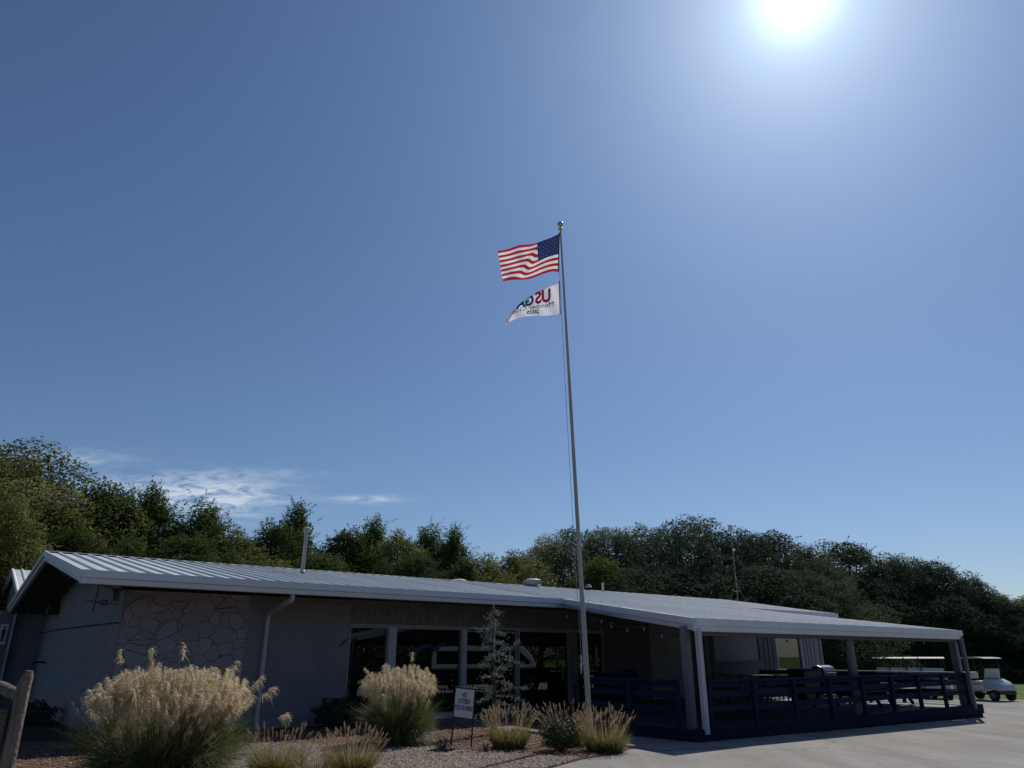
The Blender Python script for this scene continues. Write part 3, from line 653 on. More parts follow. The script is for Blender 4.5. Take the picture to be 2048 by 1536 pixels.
inner = mth(t, 'MULTIPLY', mth(t, 'GREATER_THAN', cu, .09), mth(t, 'MULTIPLY', mth(t, 'LESS_THAN', cu, .91), mth(t, 'MULTIPLY', mth(t, 'GREATER_THAN', cv_, .1), mth(t, 'LESS_THAN', cv_, .9))))
star = mth(t, 'MAXIMUM', lattice(6.0, 5.0, 0.0, 0.0), mth(t, 'MULTIPLY', inner, lattice(6.0, 5.0, .5, .5)))
def mixc(f, a, b_):
    n = t.nodes.new('ShaderNodeMix'); n.data_type = 'RGBA'; t.links.new(f, n.inputs[0])
    for i, v in ((6, a), (7, b_)):
        if isinstance(v, tuple): n.inputs[i].default_value = v
        else: t.links.new(v, n.inputs[i])
    return n.outputs[2]
cst = mixc(stripe, (.46, .022, .045, 1), (.86, .83, .80, 1)); cca = mixc(star, (.022, .034, .115, 1), (.13, .14, .24, 1)); cfin = mixc(canton, cst, cca)
t.links.new(cfin, b.inputs['Base Color'])
for l in t.nodes:
    if l.type == 'BSDF_TRANSLUCENT': t.links.new(cfin, l.inputs[0])
uf = empty('national_flag', 'stars and stripes flag flying from the top of the pole', 'flag', flag_plane(1117, 505))
def child_world(o, parent): 
    o.parent = parent; o.matrix_parent_inverse = Matrix.Translation(parent.location).inverted(); return o
child_world(cloth('cloth', usmap, 72, 40, usm), uf)
hm = MB().tube([flag_plane(1118.6, 466, -.01), flag_plane(1116.5, 545, -.01)], .014, 6).build('hoist_band', blackm); child_world(hm, uf)
for ca_, cb__ in (((1121.5, 464), (1118, 467)), ((1116.5, 544), (1119.5, 547))): child_world(MB().tube([flag_plane(*ca_), flag_plane(*cb__)], .008, 5).build('clip', blackm), uf)
# club flag
C0 = np.array([1117.4, 565.0]); C1 = np.array([1119., 627.5]); FB = np.array([1012.5, 646.5])
foldc = [(1117.4, 565.0), (1095.4, 573.4), (1070, 585.8), (1044.6, 602.8), (1027.7, 618), (1012.0, 641)]
def foldy(x): return float(np.interp(x, [p[0] for p in foldc[::-1]], [p[1] for p in foldc[::-1]]))
def clubpix(s, t_):
    top = C0 + np.array([-106., 40.]) * s + np.array([0, -4. * math.sin(math.pi * s)])
    botm = C1 + (FB - C1) * s + np.array([0, 2.6 * math.sin(math.pi * s * 2) - 5 * math.sin(math.pi * s)])
    p = top * (1 - t_) + botm * t_; return p
def clubmap(s, t_, lift=0):
    p = clubpix(s, t_); fy = foldy(p[0]); d = .05 * math.sin(s * 8 - t_ * 2.2) * s + .02 * math.sin(s * 19 + t_ * 5)
    if p[1] < fy: e = fy - p[1]; return flag_plane(p[0], fy + e * .35, -d + .03 + e * .002 - 0 * lift)
    return flag_plane(p[0], p[1], -d - lift)
clubm = mat('club_flag_cloth', (.78, .78, .84), .8, spec=.1, transl=.5)
cf = empty('club_flag', 'white member club pennant flying below the stars and stripes flag', 'flag', flag_plane(1118, 596))
child_world(cloth('cloth', clubmap, 70, 44, clubm), cf)
child_world(MB().tube([flag_plane(1118.4, 562, -.01), flag_plane(1120.5, 629, -.01)], .013, 6).build('hoist_band', greyp), cf)
def text_mesh(txt, size, bold=0, xs=1.0):
    c = bpy.data.curves.new('text', 'FONT'); c.body = txt; c.size = size; c.align_x = 'CENTER'; c.offset = bold; c.resolution_u = 3
    ob = bpy.data.objects.new('text', c); COL.objects.link(ob); bpy.context.view_layer.update()
    me = bpy.data.meshes.new_from_object(ob.evaluated_get(bpy.context.evaluated_depsgraph_get()))
    bpy.data.objects.remove(ob); bm = bmesh.new(); bm.from_mesh(me)
    for v in bm.verts: v.co.x *= xs
    return bm
tred = mat('flag_red_print', (.42, .03, .06), .8, transl=.5); tblue = mat('flag_blue_print', (.04, .10, .26), .8, transl=.5); tgrey = mat('flag_grey_print', (.02, .024, .05), .8, transl=.5)
def flag_text(txt, size, s0, t0, m, bold, xs):
    bm = text_mesh(txt, size, bold, xs)
    bmesh.ops.triangulate(bm, faces=bm.faces[:])
    for _ in range(3): bmesh.ops.subdivide_edges(bm, edges=[e for e in bm.edges if e.calc_length() > .05], cuts=1); bmesh.ops.triangulate(bm, faces=bm.faces[:])
    for v in bm.verts:   # text is read from the far side, so x runs away from the hoist
        s = s0 + v.co.x; t_ = t0 - v.co.y
        v.co = clubmap(s, t_, .022)
    for f in [f for f in bm.faces if False]: pass
    me = bpy.data.meshes.new('lettering'); bm.to_mesh(me); bm.free(); me.materials.append(m); o = link('lettering', me); child_world(o, cf); return o
flag_text('US', .58, .30, .53, tred, .025, .44)
flag_text('GA', .58, .635, .55, tblue, .025, .40)
flag_text('Member Club', .235, .49, .72, tgrey, 0, .60)
flag_text('2025', .19, .50, .90, tgrey, .005, .64)

# ================================================================= FOREGROUND SIGN
sgp = pix(922, 1494, 15.2); SG = empty('yard_sign', 'small white sign banning outside food in a black metal frame', 'sign', (sgp.x, sgp.y, 0), R(-26)); SG.rotation_euler[1] = R(4); SG.scale = (1.08, 1, 1.02)
fm = MB()
for x in (-.2, .2): fm.tube([(x, 0, -.05), (x, 0, 1.0)], .014, 6)
fm.bar((-.215, 0, 1.0), (.215, 0, 1.0), .028, .028).bar((-.2, 0, .48), (.2, 0, .48), .02, .02).bar((-.2, 0, .3), (.2, 0, .3), .014, .014); fm.build('frame', blackm, SG)
MB().box(-.188, .188, -.012, .004, .5, .985).build('panel', signw, SG)
lt = MB()
for txt, z, sz, xs in (('NO', .845, .115, .55), ('OUTSIDE', .735, .115, .50), ('FOOD OR DRINKS', .62, .115, .375)):
    bm = text_mesh(txt, sz, .0035, xs); bmesh.ops.triangulate(bm, faces=bm.faces[:]); bm.verts.index_update()
    lt.add([(v.co.x, -.0145, z + v.co.y) for v in bm.verts], [tuple(v.index for v in f.verts) for f in bm.faces]); bm.free()
lt.build('lettering', signb, SG)

# ================================================================= VEGETATION
def leaf_quads(c, nrm_, size, asp=.55):
    n = len(c); r = rng.normal(size=(n, 3)); ax = np.cross(nrm_, r); ax /= np.linalg.norm(ax, axis=1, keepdims=True) + 1e-9
    ay = np.cross(nrm_, ax); ay /= np.linalg.norm(ay, axis=1, keepdims=True) + 1e-9
    ax = ax * size[:, None] * .5; ay = ay * size[:, None] * .5 * asp
    v = np.stack([c - ax, c - ay + ax * .1, c + ax, c + ay + ax * .1], 1)
    return v.reshape(-1, 3), np.arange(n * 4).reshape(-1, 4)
def strips(p0, d, length, droop, width, seg=4, side=None, taper=1.0):
    """curved ribbons: p = p0 + d*L*t - z*droop*t^2"""
    n = len(p0); t = np.linspace(0, 1, seg + 1)
    P = p0[:, None] + d[:, None] * (length[:, None] * t)[:, :, None]; P[:, :, 2] -= droop[:, None] * t ** 2
    if side is None:
        side = np.cross(d, rng.normal(size=(n, 3)))
    side = side / (np.linalg.norm(side, axis=1, keepdims=True) + 1e-9)
    wd = width[:, None] * (1 - taper * t ** 2 * .92) * .5
    A = P - side[:, None] * wd[:, :, None]; Bv = P + side[:, None] * wd[:, :, None]
    v = np.stack([A, Bv], 2).reshape(n, -1, 3); k = 2 * (seg + 1)
    q = np.array([[2 * i, 2 * i + 1, 2 * i + 3, 2 * i + 2] for i in range(seg)])
    return v.reshape(-1, 3), (q[None] + (np.arange(n) * k)[:, None, None]).reshape(-1, 4), P
def merge(parts):
    vs, qs, k = [], [], 0
    for v, q in parts: vs.append(v); qs.append(q + k); k += len(v)
    return np.concatenate(vs), np.concatenate(qs)
def tree_mesh(kind, Ht, rad, seed, nleaf, lsize, crown_lo=.18):
    """unit-less builder in metres; returns (crown mesh data, trunk MB)"""
    global rng
    keep = rng; rng = np.random.default_rng(seed); rr = random.Random(seed)
    tk = MB(); tk.tube([(0, 0, -.3), (rr.uniform(-.1, .1), 0, Ht * .2), (rr.uniform(-.3, .3), rr.uniform(-.2, .2), Ht * .5), (0, 0, Ht * .82)], [Ht * .024, Ht * .019, Ht * .012, .03], 8)
    cent, sizes = [], []
    nb = {'round': 62, 'tall': 52, 'spire': 58, 'willow': 44}[kind]
    for i in range(nb):
        f = (i + .5) / nb; z = crown_lo + (1 - crown_lo) * f
        if kind == 'round': prof = math.sin(math.pi * min(1, (f * .86 + .14)) ** .8) ** .55
        elif kind == 'tall': prof = (1 - f) ** .38 * min(1, f * 5 + .45)
        elif kind == 'spire': prof = (1 - f) ** .55 * min(1, f * 5 + .5)
        else: prof = math.sin(math.pi * min(1, f * .82 + .18)) ** .5
        a = i * 2.39996 + rr.uniform(-.4, .4); r = rad * prof * (rr.uniform(.45, .92) if kind != 'round' else rr.choice((.55, .85, .95)))
        cent.append((r * math.cos(a), r * math.sin(a), z * Ht * rr.uniform(.96, 1.03))); sizes.append(rad * (rr.uniform(.22, .40) * (1.1 - .45 * f) if kind != 'round' else rr.uniform(.24, .38) * (1.15 - .4 * f)))
    cent = np.array(cent); sizes = np.array(sizes)
    for c in cent[::3]:
        z0 = max(Ht * .15, c[2] * .55); tk.tube([(0, 0, z0), (c[0] * .5, c[1] * .5, (z0 + c[2]) / 2 + .2), tuple(c)], [Ht * .009, Ht * .006, .02], 5, caps=False)
    idx = rng.choice(nb, nleaf, p=sizes ** 2 / (sizes ** 2).sum()); d = rng.normal(size=(nleaf, 3)); d /= np.linalg.norm(d, axis=1, keepdims=True)
    rad_ = sizes[idx] * rng.uniform(.25, 1, nleaf) ** (.42 if kind != 'round' else .28) * (1 + (.35 if kind != 'round' else .12) * np.sin(d[:, 0] * 7 + idx) * np.sin(d[:, 2] * 6 + idx * 2))
    p = cent[idx] + d * rad_[:, None] * np.array([1, 1, 1.15 if kind in ('spire', 'tall') else .85])
    nr = d * 1.2 + rng.normal(size=(nleaf, 3)) * .6 + np.array([0, 0, .4]); nr /= np.linalg.norm(nr, axis=1, keepdims=True)
    parts = [leaf_quads(p, nr, lsize * rng.uniform(.6, 1.4, nleaf), .62)]
    # leafy shoots breaking the outline
    ns = 420 if kind in ('spire', 'tall') else (260 if kind == 'willow' else 60)
    j = rng.choice(nb, ns); d2 = rng.normal(size=(ns, 3)); d2[:, 2] = np.abs(d2[:, 2]) * (1.8 if kind in ('spire', 'tall') else .9); d2 /= np.linalg.norm(d2, axis=1, keepdims=True)
    st_ = cent[j] + d2 * sizes[j][:, None] * .8; L_ = rng.uniform(.35, .95, ns) * (1.15 if kind == 'spire' else .8)
    if kind == 'willow': L_ *= 1.3
    tt = rng.uniform(0, 1, (ns, 26)); q_ = st_[:, None] + d2[:, None] * (L_[:, None] * tt)[:, :, None] + rng.normal(size=(ns, 26, 3)) * (.10 * (1.1 - tt))[:, :, None]
    if kind == 'willow': q_[:, :, 2] -= (tt ** 2) * .5
    q_ = q_.reshape(-1, 3); n2 = rng.normal(size=(len(q_), 3)); n2 /= np.linalg.norm(n2, axis=1, keepdims=True)
    parts.append(leaf_quads(q_, n2, lsize * rng.uniform(.5, 1.1, len(q_)), .55))
    out = merge(parts); rng = keep; return out, tk
PROTO = {}
def proto(key, kind, Ht, rad, seed, nleaf, lsize, lm, lo=.18):
    (v, q), tk = tree_mesh(kind, Ht, rad, seed, nleaf, lsize, lo)
    cr = raw('crown', v, q, lm).data; tr = tk.build('trunk', bark, smooth=True).data
    for o in [o for o in bpy.data.objects if o.data in (cr, tr)]: bpy.data.objects.remove(o)
    PROTO[key] = (cr, tr, Ht)
proto('a', 'tall', 10, 3.0, 1, 52000, .125, LM[0]); proto('b', 'spire', 10, 2.6, 2, 52000, .12, LM[1])
proto('c', 'willow', 10, 3.3, 3, 50000, .105, LM[2], .1); proto('d', 'round', 9, 4.2, 4, 66000, .12, LM[3], .05)
proto('e', 'round', 10, 4.0, 5, 56000, .12, LM[4], .12); proto('f', 'spire', 10, 2.8, 6, 52000, .12, LM[0], .1)
proto('g', 'round', 9, 3.8, 8, 66000, .12, LM[3], .03)
proto('h', 'tall', 10, 3.0, 9, 52000, .12, LM[4], .1)
def tree(px, ytop, d, key, label, wide=1.0, name='tree', group='trees behind the clubhouse'):
    p = pix(px, ytop, d); cr, tr, Ht = PROTO[key]; z0 = hz(p) - .05
    o = empty(name, label, 'tree', (p.x, p.y, z0), rnd.uniform(0, 6.28), group); s = (p.z - z0) / Ht * .96; wide *= 1.22; s *= rnd.choice((.95, .985, 1.015)); o.scale = (s * wide, s * wide, s)
    link('trunk', tr, o); link('crown', cr, o); return o
TL = [ # px, ytop, dist, kind, width, label
 (-30, 930, 44, 'e', 1.25, 'olive brown broad tree cut by the left photo edge'),
 (62, 905, 47, 'e', 1.1, 'tallest olive leafed tree standing at the far left'),
 (12, 985, 38, 'h', 1.0, 'soft green tree in front of the tallest olive tree'),
 (125, 1010, 44, 'h', 1.0, 'lower yellow green tree right of the tallest left tree'),
 (228, 972, 47, 'a', 1.1, 'rounded dark green tree under the end of the cloud'),
 (318, 970, 48, 'b', 1.1, 'upright dark tree with two spiky tops before the cloud'),
 (418, 998, 48, 'f', 1.15, 'spiky dark tree ending the first tall run'),
 (490, 1062, 46, 'h', 1.2, 'low yellowish tree between spiky tree and the flue'),
 (560, 1045, 47, 'a', .9, 'dark tree just left of the metal flue pipe'),
 (598, 1022, 49, 'b', .8, 'narrow spiky tree directly behind the metal flue pipe'),
 (690, 1070, 47, 'a', 1.1, 'bushy green tree right of the flue pipe'),
 (745, 1045, 49, 'b', 1.1, 'upright tree below the small lone cloud'),
 (800, 1062, 46, 'h', 1.0, 'olive tinted tree left of the twin pointed tree'),
 (858, 1047, 49, 'f', 1.1, 'dark pointed tree halfway between flue and flagpole'),
 (905, 1070, 48, 'b', .9, 'smaller pointed tree stepping down towards the gap'),
 (965, 1098, 45, 'h', 1.15, 'low light green tree over the low roof vent'),
 (1040, 1092, 45, 'h', 1.2, 'low light green tree over the tall roof vent'),
 (1098, 1062, 50, 'e', .8, 'loose leafed tree immediately left of the flagpole'),
 (1150, 1032, 52, 'c', 1.1, 'grey green feathery tree directly behind the flagpole'),
 (1215, 1040, 53, 'c', .9, 'middle feathery tree of the three right of the pole'),
 (1280, 1030, 52, 'c', 1.1, 'rightmost feathery grey green tree with a flat top'),
 (1375, 1046, 50, 'd', .95, 'dark lobed tree left of the antenna mast'),
 (1458, 1048, 51, 'd', .9, 'dark lobed tree directly behind the antenna mast'),
 (1530, 1072, 52, 'g', 1.0, 'dark lobed tree right of the antenna mast'),
 (1612, 1085, 55, 'c', 1.0, 'hazy feathery tree rising behind the dark wood'),
 (1690, 1083, 52, 'g', 1.1, 'broad dark tree above the end of the ridge'),
 (1775, 1093, 56, 'c', 1.1, 'pale feathery tree at the right shoulder of the wood'),
 (1810, 1120, 52, 'd', 1.0, 'dark round tree above the row of carts'),
 (1868, 1128, 54, 'g', 1.0, 'dark round tree above the right porch corner'),
 (1930, 1163, 54, 'd', .95, 'small dark tree behind the moving cart roof'),
 (1990, 1183, 60, 'c', 1.3, 'pale feathery tree behind the parked cart'),
 (2050, 1192, 60, 'h', 1.3, 'light green tree cut by the right photo edge')]
for (px, yt, d, k, wd, lb) in TL: tree(px, yt, d if px < 1690 else 77, k, lb, wd)
# second, lower row that closes the wood
TL2 = [(160, 1060, 40, 'a'), (270, 1070, 41, 'f'), (370, 1080, 41, 'a'), (460, 1110, 41, 'b'), (540, 1100, 42, 'h'), (650, 1110, 42, 'a'), (770, 1120, 42, 'f'), (840, 1110, 42, 'a'), (930, 1130, 42, 'b'),
       (1000, 1140, 41, 'h'), (1200, 1110, 46, 'a'), (1310, 1120, 46, 'd'), (1420, 1120, 47, 'g'), (1500, 1130, 47, 'd'), (1600, 1140, 48, 'g'), (1690, 1150, 48, 'd'), (1780, 1170, 49, 'g'), (1860, 1185, 50, 'd'), (1930, 1215, 52, 'g'), (1995, 1230, 55, 'd'), (2060, 1240, 55, 'g')]
nxt = ['leftmost', 'second', 'third', 'fourth', 'fifth', 'sixth', 'seventh', 'eighth', 'ninth', 'tenth', 'eleventh', 'twelfth', 'thirteenth', 'fourteenth', 'fifteenth', 'sixteenth', 'seventeenth', 'eighteenth', 'nineteenth', 'twentieth', 'rightmost']
for i, (px, yt, d, k) in enumerate(TL2): tree(px, yt, d if px < 1690 else 74, k, 'dark lower tree in the front row of the wood, %s from the left' % nxt[i] if i not in (0, 20) else 'dark lower tree in the front row of the wood, the %s' % nxt[i], 1.35, group='lower front row of the wood')
# east row mirrored by windows; trees behind the camera added to block sky light
k_ = 0
for (x, y, h_) in ((46, 22, 9), (50, 14, 11), (47, 6, 9), (52, -2, 12), (46, -10, 10), (50, -18, 11), (34, -34, 10), (22, -38, 11), (10, -40, 10), (-3, -40, 12), (-16, -38, 10), (-28, -30, 11), (-34, -16, 10), (44, 28, 8)):
    cr, tr, Ht = PROTO['aehdgabe'[k_ % 8]]; side = ('east', 'south', 'west')[0 if x > 40 else 1 if y < -25 else 2]
    o = empty('tree', 'leafy tree %s' % ['directly east across the car park', 'tallest of the east row across the car park', 'short and broad in the east row across the car park', 'beside the gap in the east row across the car park', 'towards the south end of the east row', 'last of the east row before the corner', 'at the south east corner behind the camera, added to block sky light', 'leftmost behind the camera seen from the porch, added to block sky light', 'straight behind the camera, added to block sky light', 'tall one behind the camera facing the flagpole, added to block sky light', 'behind the camera facing the left gable, added to block sky light', 'at the south west corner behind the camera, added to block sky light', 'on the west side beyond the fence, added to block sky light', 'at the north end of the east row beside the lawn'][k_], 'tree', (x, y, -.3), k_ * 1.3, 'trees across the car park'); s = h_ / Ht; o.scale = (s * 1.4, s * 1.4, s)
    link('trunk', tr, o); link('crown', cr, o); k_ += 1

# ---- maiden grass clumps
def clump(name, label, cat, loc, seed, nb, Hb, spread, nplume, plume_h, group, fluff=26, bm_=blade_m, base=.35, lean_=1.0, stray=()):
    global rng
    rng = np.random.default_rng(seed); root = empty(name, label, cat, loc, 0, group)
    a = rng.uniform(0, 2 * np.pi, nb); rr_ = base * np.sqrt(rng.uniform(0, 1, nb)); p0 = np.stack([rr_ * np.cos(a), rr_ * np.sin(a), np.zeros(nb)], 1)
    out = rng.uniform(.05, 1, nb) ** .8 * spread; a2 = a + rng.normal(0, .5, nb)
    d = np.stack([np.cos(a2) * out, np.sin(a2) * out, np.ones(nb)], 1); d /= np.linalg.norm(d, axis=1, keepdims=True)
    Ln = Hb * rng.uniform(.6, 1.2, nb); dr_ = Ln * rng.uniform(.2, 1.0, nb) * (.45 + .8 * out / spread)
    v, q, _ = strips(p0, d, Ln, dr_, rng.uniform(.006, .012, nb), 5)
    raw('blades', v, q, bm_, root)
    # plumes
    a = rng.uniform(0, 2 * np.pi, nplume); rr_ = base * .8 * np.sqrt(rng.uniform(0, 1, nplume)); p0 = np.stack([rr_ * np.cos(a), rr_ * np.sin(a), np.zeros(nplume)], 1)
    out = rng.uniform(0, 1, nplume) ** .55 * spread * .62; d = np.stack([np.cos(a) * out, np.sin(a) * out, np.ones(nplume)], 1); d /= np.linalg.norm(d, axis=1, keepdims=True)
    Ln = plume_h * np.where(rng.uniform(0, 1, nplume) < .62, rng.uniform(.92, 1.0, nplume), rng.uniform(.62, .92, nplume)) * (1 - .30 * (out / spread) ** 2); 
    if stray:
        for i, (ax, L_) in enumerate(stray): d[i] = Vector(ax).normalized(); Ln[i] = L_
    dr_ = Ln * .10 * (out / spread) ** 2
    v, q, P = strips(p0, d, Ln * .97, dr_, np.full(nplume, .006), 4); raw('stems', v, q, bm_, root)
    parts = []
    tip = P[:, -1]; tdir = P[:, -1] - P[:, -2]; tdir /= np.linalg.norm(tdir, axis=1, keepdims=True)
    nf = fluff; pl = rng.uniform(.13, .22, nplume)
    st_ = np.repeat(tip, nf, 0) - np.repeat(tdir, nf, 0) * (np.repeat(pl, nf) * rng.uniform(0, 1, nplume * nf))[:, None]
    lean_dir = np.repeat(np.stack([np.cos(a + rng.normal(0, .6, nplume)), np.sin(a), np.zeros(nplume)], 1), nf, 0)
    dd = np.repeat(tdir, nf, 0) * .75 + rng.normal(size=(nplume * nf, 3)) * .42 + lean_dir * .55; dd /= np.linalg.norm(dd, axis=1, keepdims=True)
    v, q, _ = strips(st_, dd, rng.uniform(.06, .12, nplume * nf), rng.uniform(.05, .11, nplume * nf), rng.uniform(.005, .010, nplume * nf), 3, taper=.8)
    raw('plumes', v, q, plume_m, root)
    return root
g1 = pix(322, 1560, 11.9)
clump('maiden_grass', 'largest maiden grass clump with dense cream plumes at lower left', 'ornamental grass', (g1.x, g1.y, 0), 11, 7500, 1.36, 1.05, 560, 1.56, 'plumed grasses', fluff=70, base=.50, stray=(((.95, -.1, 1.1), 1.9), ((1.05, .0, .85), 1.95), ((1.1, -.2, .6), 1.9), ((.1, -.1, 1), 1.86), ((-.2, 0, 1), 1.84), ((-.35, 0, 1), 1.84), ((-1.0, 0, .8), 1.5), ((.7, 0, 1.1), 1.95)))
g2 = pix(795, 1482, 15.9)
clump('maiden_grass', 'rounded maiden grass clump in front of the first windows', 'ornamental grass', (g2.x, g2.y, 0), 12, 6000, 1.22, .85, 260, 1.50, 'plumed grasses', fluff=60, base=.30, stray=(((-.62, 0, 1), 1.72), ((.9, 0, .75), 1.55), ((1.0, -.1, .6), 1.5), ((.05, 0, 1), 1.8)))
# ---- fountain grasses
def fountain(label, loc, seed, nb, Hb, spread, nsp, base=.16, group='fountain grasses'):
    global rng
    rng = np.random.default_rng(seed); root = empty('fountain_grass', label, 'ornamental grass', loc, 0, group); Hb *= 1.22; base *= 1.75; nsp = int(nsp * 1.5); nb = int(nb * 1.4)
    a = rng.uniform(0, 2 * np.pi, nb); rr_ = base * np.sqrt(rng.uniform(0, 1, nb)); p0 = np.stack([rr_ * np.cos(a), rr_ * np.sin(a), np.zeros(nb)], 1)
    out = rng.uniform(.05, 1, nb) ** .6 * spread; d = np.stack([np.cos(a) * out, np.sin(a) * out, np.ones(nb)], 1); d /= np.linalg.norm(d, axis=1, keepdims=True)
    Ln = Hb * rng.uniform(.5, 1.05, nb)
    v, q, _ = strips(p0, d, Ln, Ln * rng.uniform(.15, .95, nb), rng.uniform(.005, .009, nb), 4); raw('blades', v, q, fount_m, root)
    a = rng.uniform(0, 2 * np.pi, nsp); out = np.sqrt(rng.uniform(.03, 1, nsp)) * spread * 1.1; d = np.stack([np.cos(a) * out, np.sin(a) * out, np.ones(nsp)], 1); d /= np.linalg.norm(d, axis=1, keepdims=True)
    p0 = np.stack([base * .6 * np.cos(a), base * .6 * np.sin(a), np.zeros(nsp)], 1); Ln = Hb * rng.uniform(.9, 1.22, nsp)
    v, q, P = strips(p0, d, Ln, Ln * .13 * out, np.full(nsp, .005), 4); parts = [(v, q)]
    tip = P[:, -1]; td = P[:, -1] - P[:, -2]; td /= np.linalg.norm(td, axis=1, keepdims=True); nf = 54
    tt = np.tile(np.linspace(0, 1, nf), nsp); sp__ = rng.uniform(.08, .12, nsp)
    st_ = np.repeat(tip, nf, 0) - np.repeat(td, nf, 0) * (np.repeat(sp__, nf) * tt)[:, None]
    dd = np.repeat(td, nf, 0) * .9 + rng.normal(size=(nsp * nf, 3)) * .45; dd /= np.linalg.norm(dd, axis=1, keepdims=True)
    v, q, _ = strips(st_, dd, .010 + .016 * np.sin(np.pi * tt * .9 + .2), np.zeros(nsp * nf), np.full(nsp * nf, .005), 1); parts.append((v, q))
    v, q = merge(parts); raw('flower_spikes', v, q, spike_m, root); return root
def gp(x, y): # ground point under a photo pixel at z=0
    p = pix(x, y, 1.0); d = (p - Vector((0, 0, 1.6))); k = -1.6 / d.z; return (d.x * k, d.y * k, 0)
fountain('fountain grass right of the white sign below the blue cedar', gp(1018, 1496), 21, 1300, .56, .60, 80)
fountain('fountain grass wrapped around the foot of the flagpole', gp(1210, 1502), 22, 1500, .55, .62, 80, .17)
fountain('fountain grass left of the flagpole over the boxwood', gp(1135, 1490), 27, 900, .62, .80, 60, .14)
fountain('fountain grass beside the right edge of the largest clump', gp(552, 1548), 23, 1300, .50, .72, 48, .16)
fountain('fountain grass left of centre at the bottom before the rounded clump', gp(700, 1545), 24, 1300, .48, .70, 75, .16)
fountain('low browned fountain grass between the two bottom tufts', gp(628, 1556), 25, 1000, .30, .8, 18, .16)
fountain('sparse fountain grass at the left edge of the largest clump', gp(185, 1500), 26, 500, .85, .8, 45, .15)
# ---- shrubs
def shrub(name, label, loc, rx, hz_, seed, n, ls, m=shrub_m, group=None):
    global rng
    rng = np.random.default_rng(seed); d = rng.normal(size=(n, 3)); d /= np.linalg.norm(d, axis=1, keepdims=True)
    r = rng.uniform(.3, 1, n) ** .35 * (1 + .22 * np.sin(d[:, 0] * 6 + seed) * np.sin(d[:, 1] * 5) + .15 * np.sin(d[:, 2] * 9))
    p = d * r[:, None] * np.array([rx, rx, hz_ * .5]); p[:, 2] += hz_ * .5; p[:, 2] = np.abs(p[:, 2])
    nr = d + rng.normal(size=(n, 3)) * .7; nr /= np.linalg.norm(nr, axis=1, keepdims=True); v, q = leaf_quads(p, nr, ls * rng.uniform(.6, 1.4, n), .6)
    root = empty(name, label, 'shrub', loc, 0, group); raw('foliage', v, q, m, root)
    sm_ = MB()
    for k in range(6): a = k * 1.05; sm_.tube([(0, 0, 0), (rx * .4 * math.cos(a), rx * .4 * math.sin(a), hz_ * .4), (rx * .6 * math.cos(a), rx * .6 * math.sin(a), hz_ * .75)], [.02, .014, .006], 5)
    sm_.build('stems', bark, root); return root
shrub('boxwood_shrub', 'small dark green boxwood left of the flagpole foot', gp(1122, 1502), .38, .50, 31, 5000, .03)
shrub('dark_shrub', 'dark leafy shrub against the brick wall beside the first window', B(-7.2, -.75, 0), .55, .62, 32, 2600, .07, LM[3])
shrub('dark_shrub', 'dark weedy shrub by the gable wall behind the split rail post', B(-12.9, 5.0, 0), .6, .5, 33, 1800, .07, LM[3])
shrub('dead_sprig', 'small brown dried sprig in the mulch left of the sign', gp(885, 1500), .13, .22, 34, 260, .035, spike_m)
shrub('dead_sprig', 'small brown dried sprig in the mulch right of the sign', gp(972, 1504), .10, .18, 35, 200, .035, spike_m)
for i, (px, d, hh, lb) in enumerate(((1960, 71, 1.3, 'tall tan weeds at the lawn edge above the cart windshield'), (2005, 72, 1.4, 'tall tan weeds at the far lawn edge right of the cart'), (2044, 72, 1.3, 'tall tan weeds at the lawn edge cut by the right photo edge'))):
    p = pix(px, 1340, d); shrub('weed_patch', lb, (p.x, p.y, -.3), 1.6, hh, 40 + i, 2600, .16, LM[4], 'weeds along the far lawn edge')
# ---- young blue cedar
rng = np.random.default_rng(51); rr = random.Random(51)
cpos = gp(985, 1468); CE = empty('blue_cedar', 'sparse blue grey cedar sapling in front of the second window', 'tree', cpos)
CH = 2.72; tkm = MB().tube([(0, 0, 0), (.03, 0, .8), (-.03, .01, 1.7), (.02, 0, 2.3), (-.04, 0, CH)], [.06, .046, .032, .018, .004], 8)
brs = []
def cbranch(z, az, L_, rise, drp):
    st = np.array([0, 0, z]); d = np.array([math.cos(az), math.sin(az), rise]); d /= np.linalg.norm(d); t = np.linspace(0, 1, 6)
    P = st + d * (L_ * t)[:, None]; P[:, 2] -= drp * t ** 2; tkm.tube([tuple(p) for p in P], [.012, .010, .008, .006, .004, .002], 5, caps=False); brs.append(P)
for i in range(27):
    f = (i + .5) / 27; z = .35 + 2.2 * f; L_ = (.86 * (1 - f) ** .8 + .13) * rr.choice((.4, .6, .9, 1.2)); cbranch(z, i * 2.4 + rr.uniform(-.3, .3), L_, rr.uniform(.0, .45), L_ * rr.uniform(.1, .55))
cbranch(1.55, 0.1, .72, .65, .02); cbranch(2.0, 3.1, .5, .5, .02); cbranch(.95, 3.0, .8, .1, .25); cbranch(.75, .15, .85, .15, .3)
tkm.build('trunk', bark, CE); pts, ds_ = [], []
for P in brs:
    for k in range(70):
        t_ = rr.uniform(.08, 1) * 5; i = min(int(t_), 4); f = t_ - i; p = P[i] * (1 - f) + P[i + 1] * f; side_ = rng.normal(size=3) * np.array([.09, .09, .05]) * rr.uniform(0, 1)
        pts.append(p + side_)
pts = np.array(pts); top_ = np.stack([rng.normal(0, .02, 160), rng.normal(0, .02, 160), rng.uniform(.5, CH, 160)], 1); pts = np.concatenate([pts, top_]); nn_ = len(pts)
P5 = np.repeat(pts, 5, 0); dd = rng.normal(size=(nn_ * 5, 3)) + np.array([0, 0, .15]); dd /= np.linalg.norm(dd, axis=1, keepdims=True)
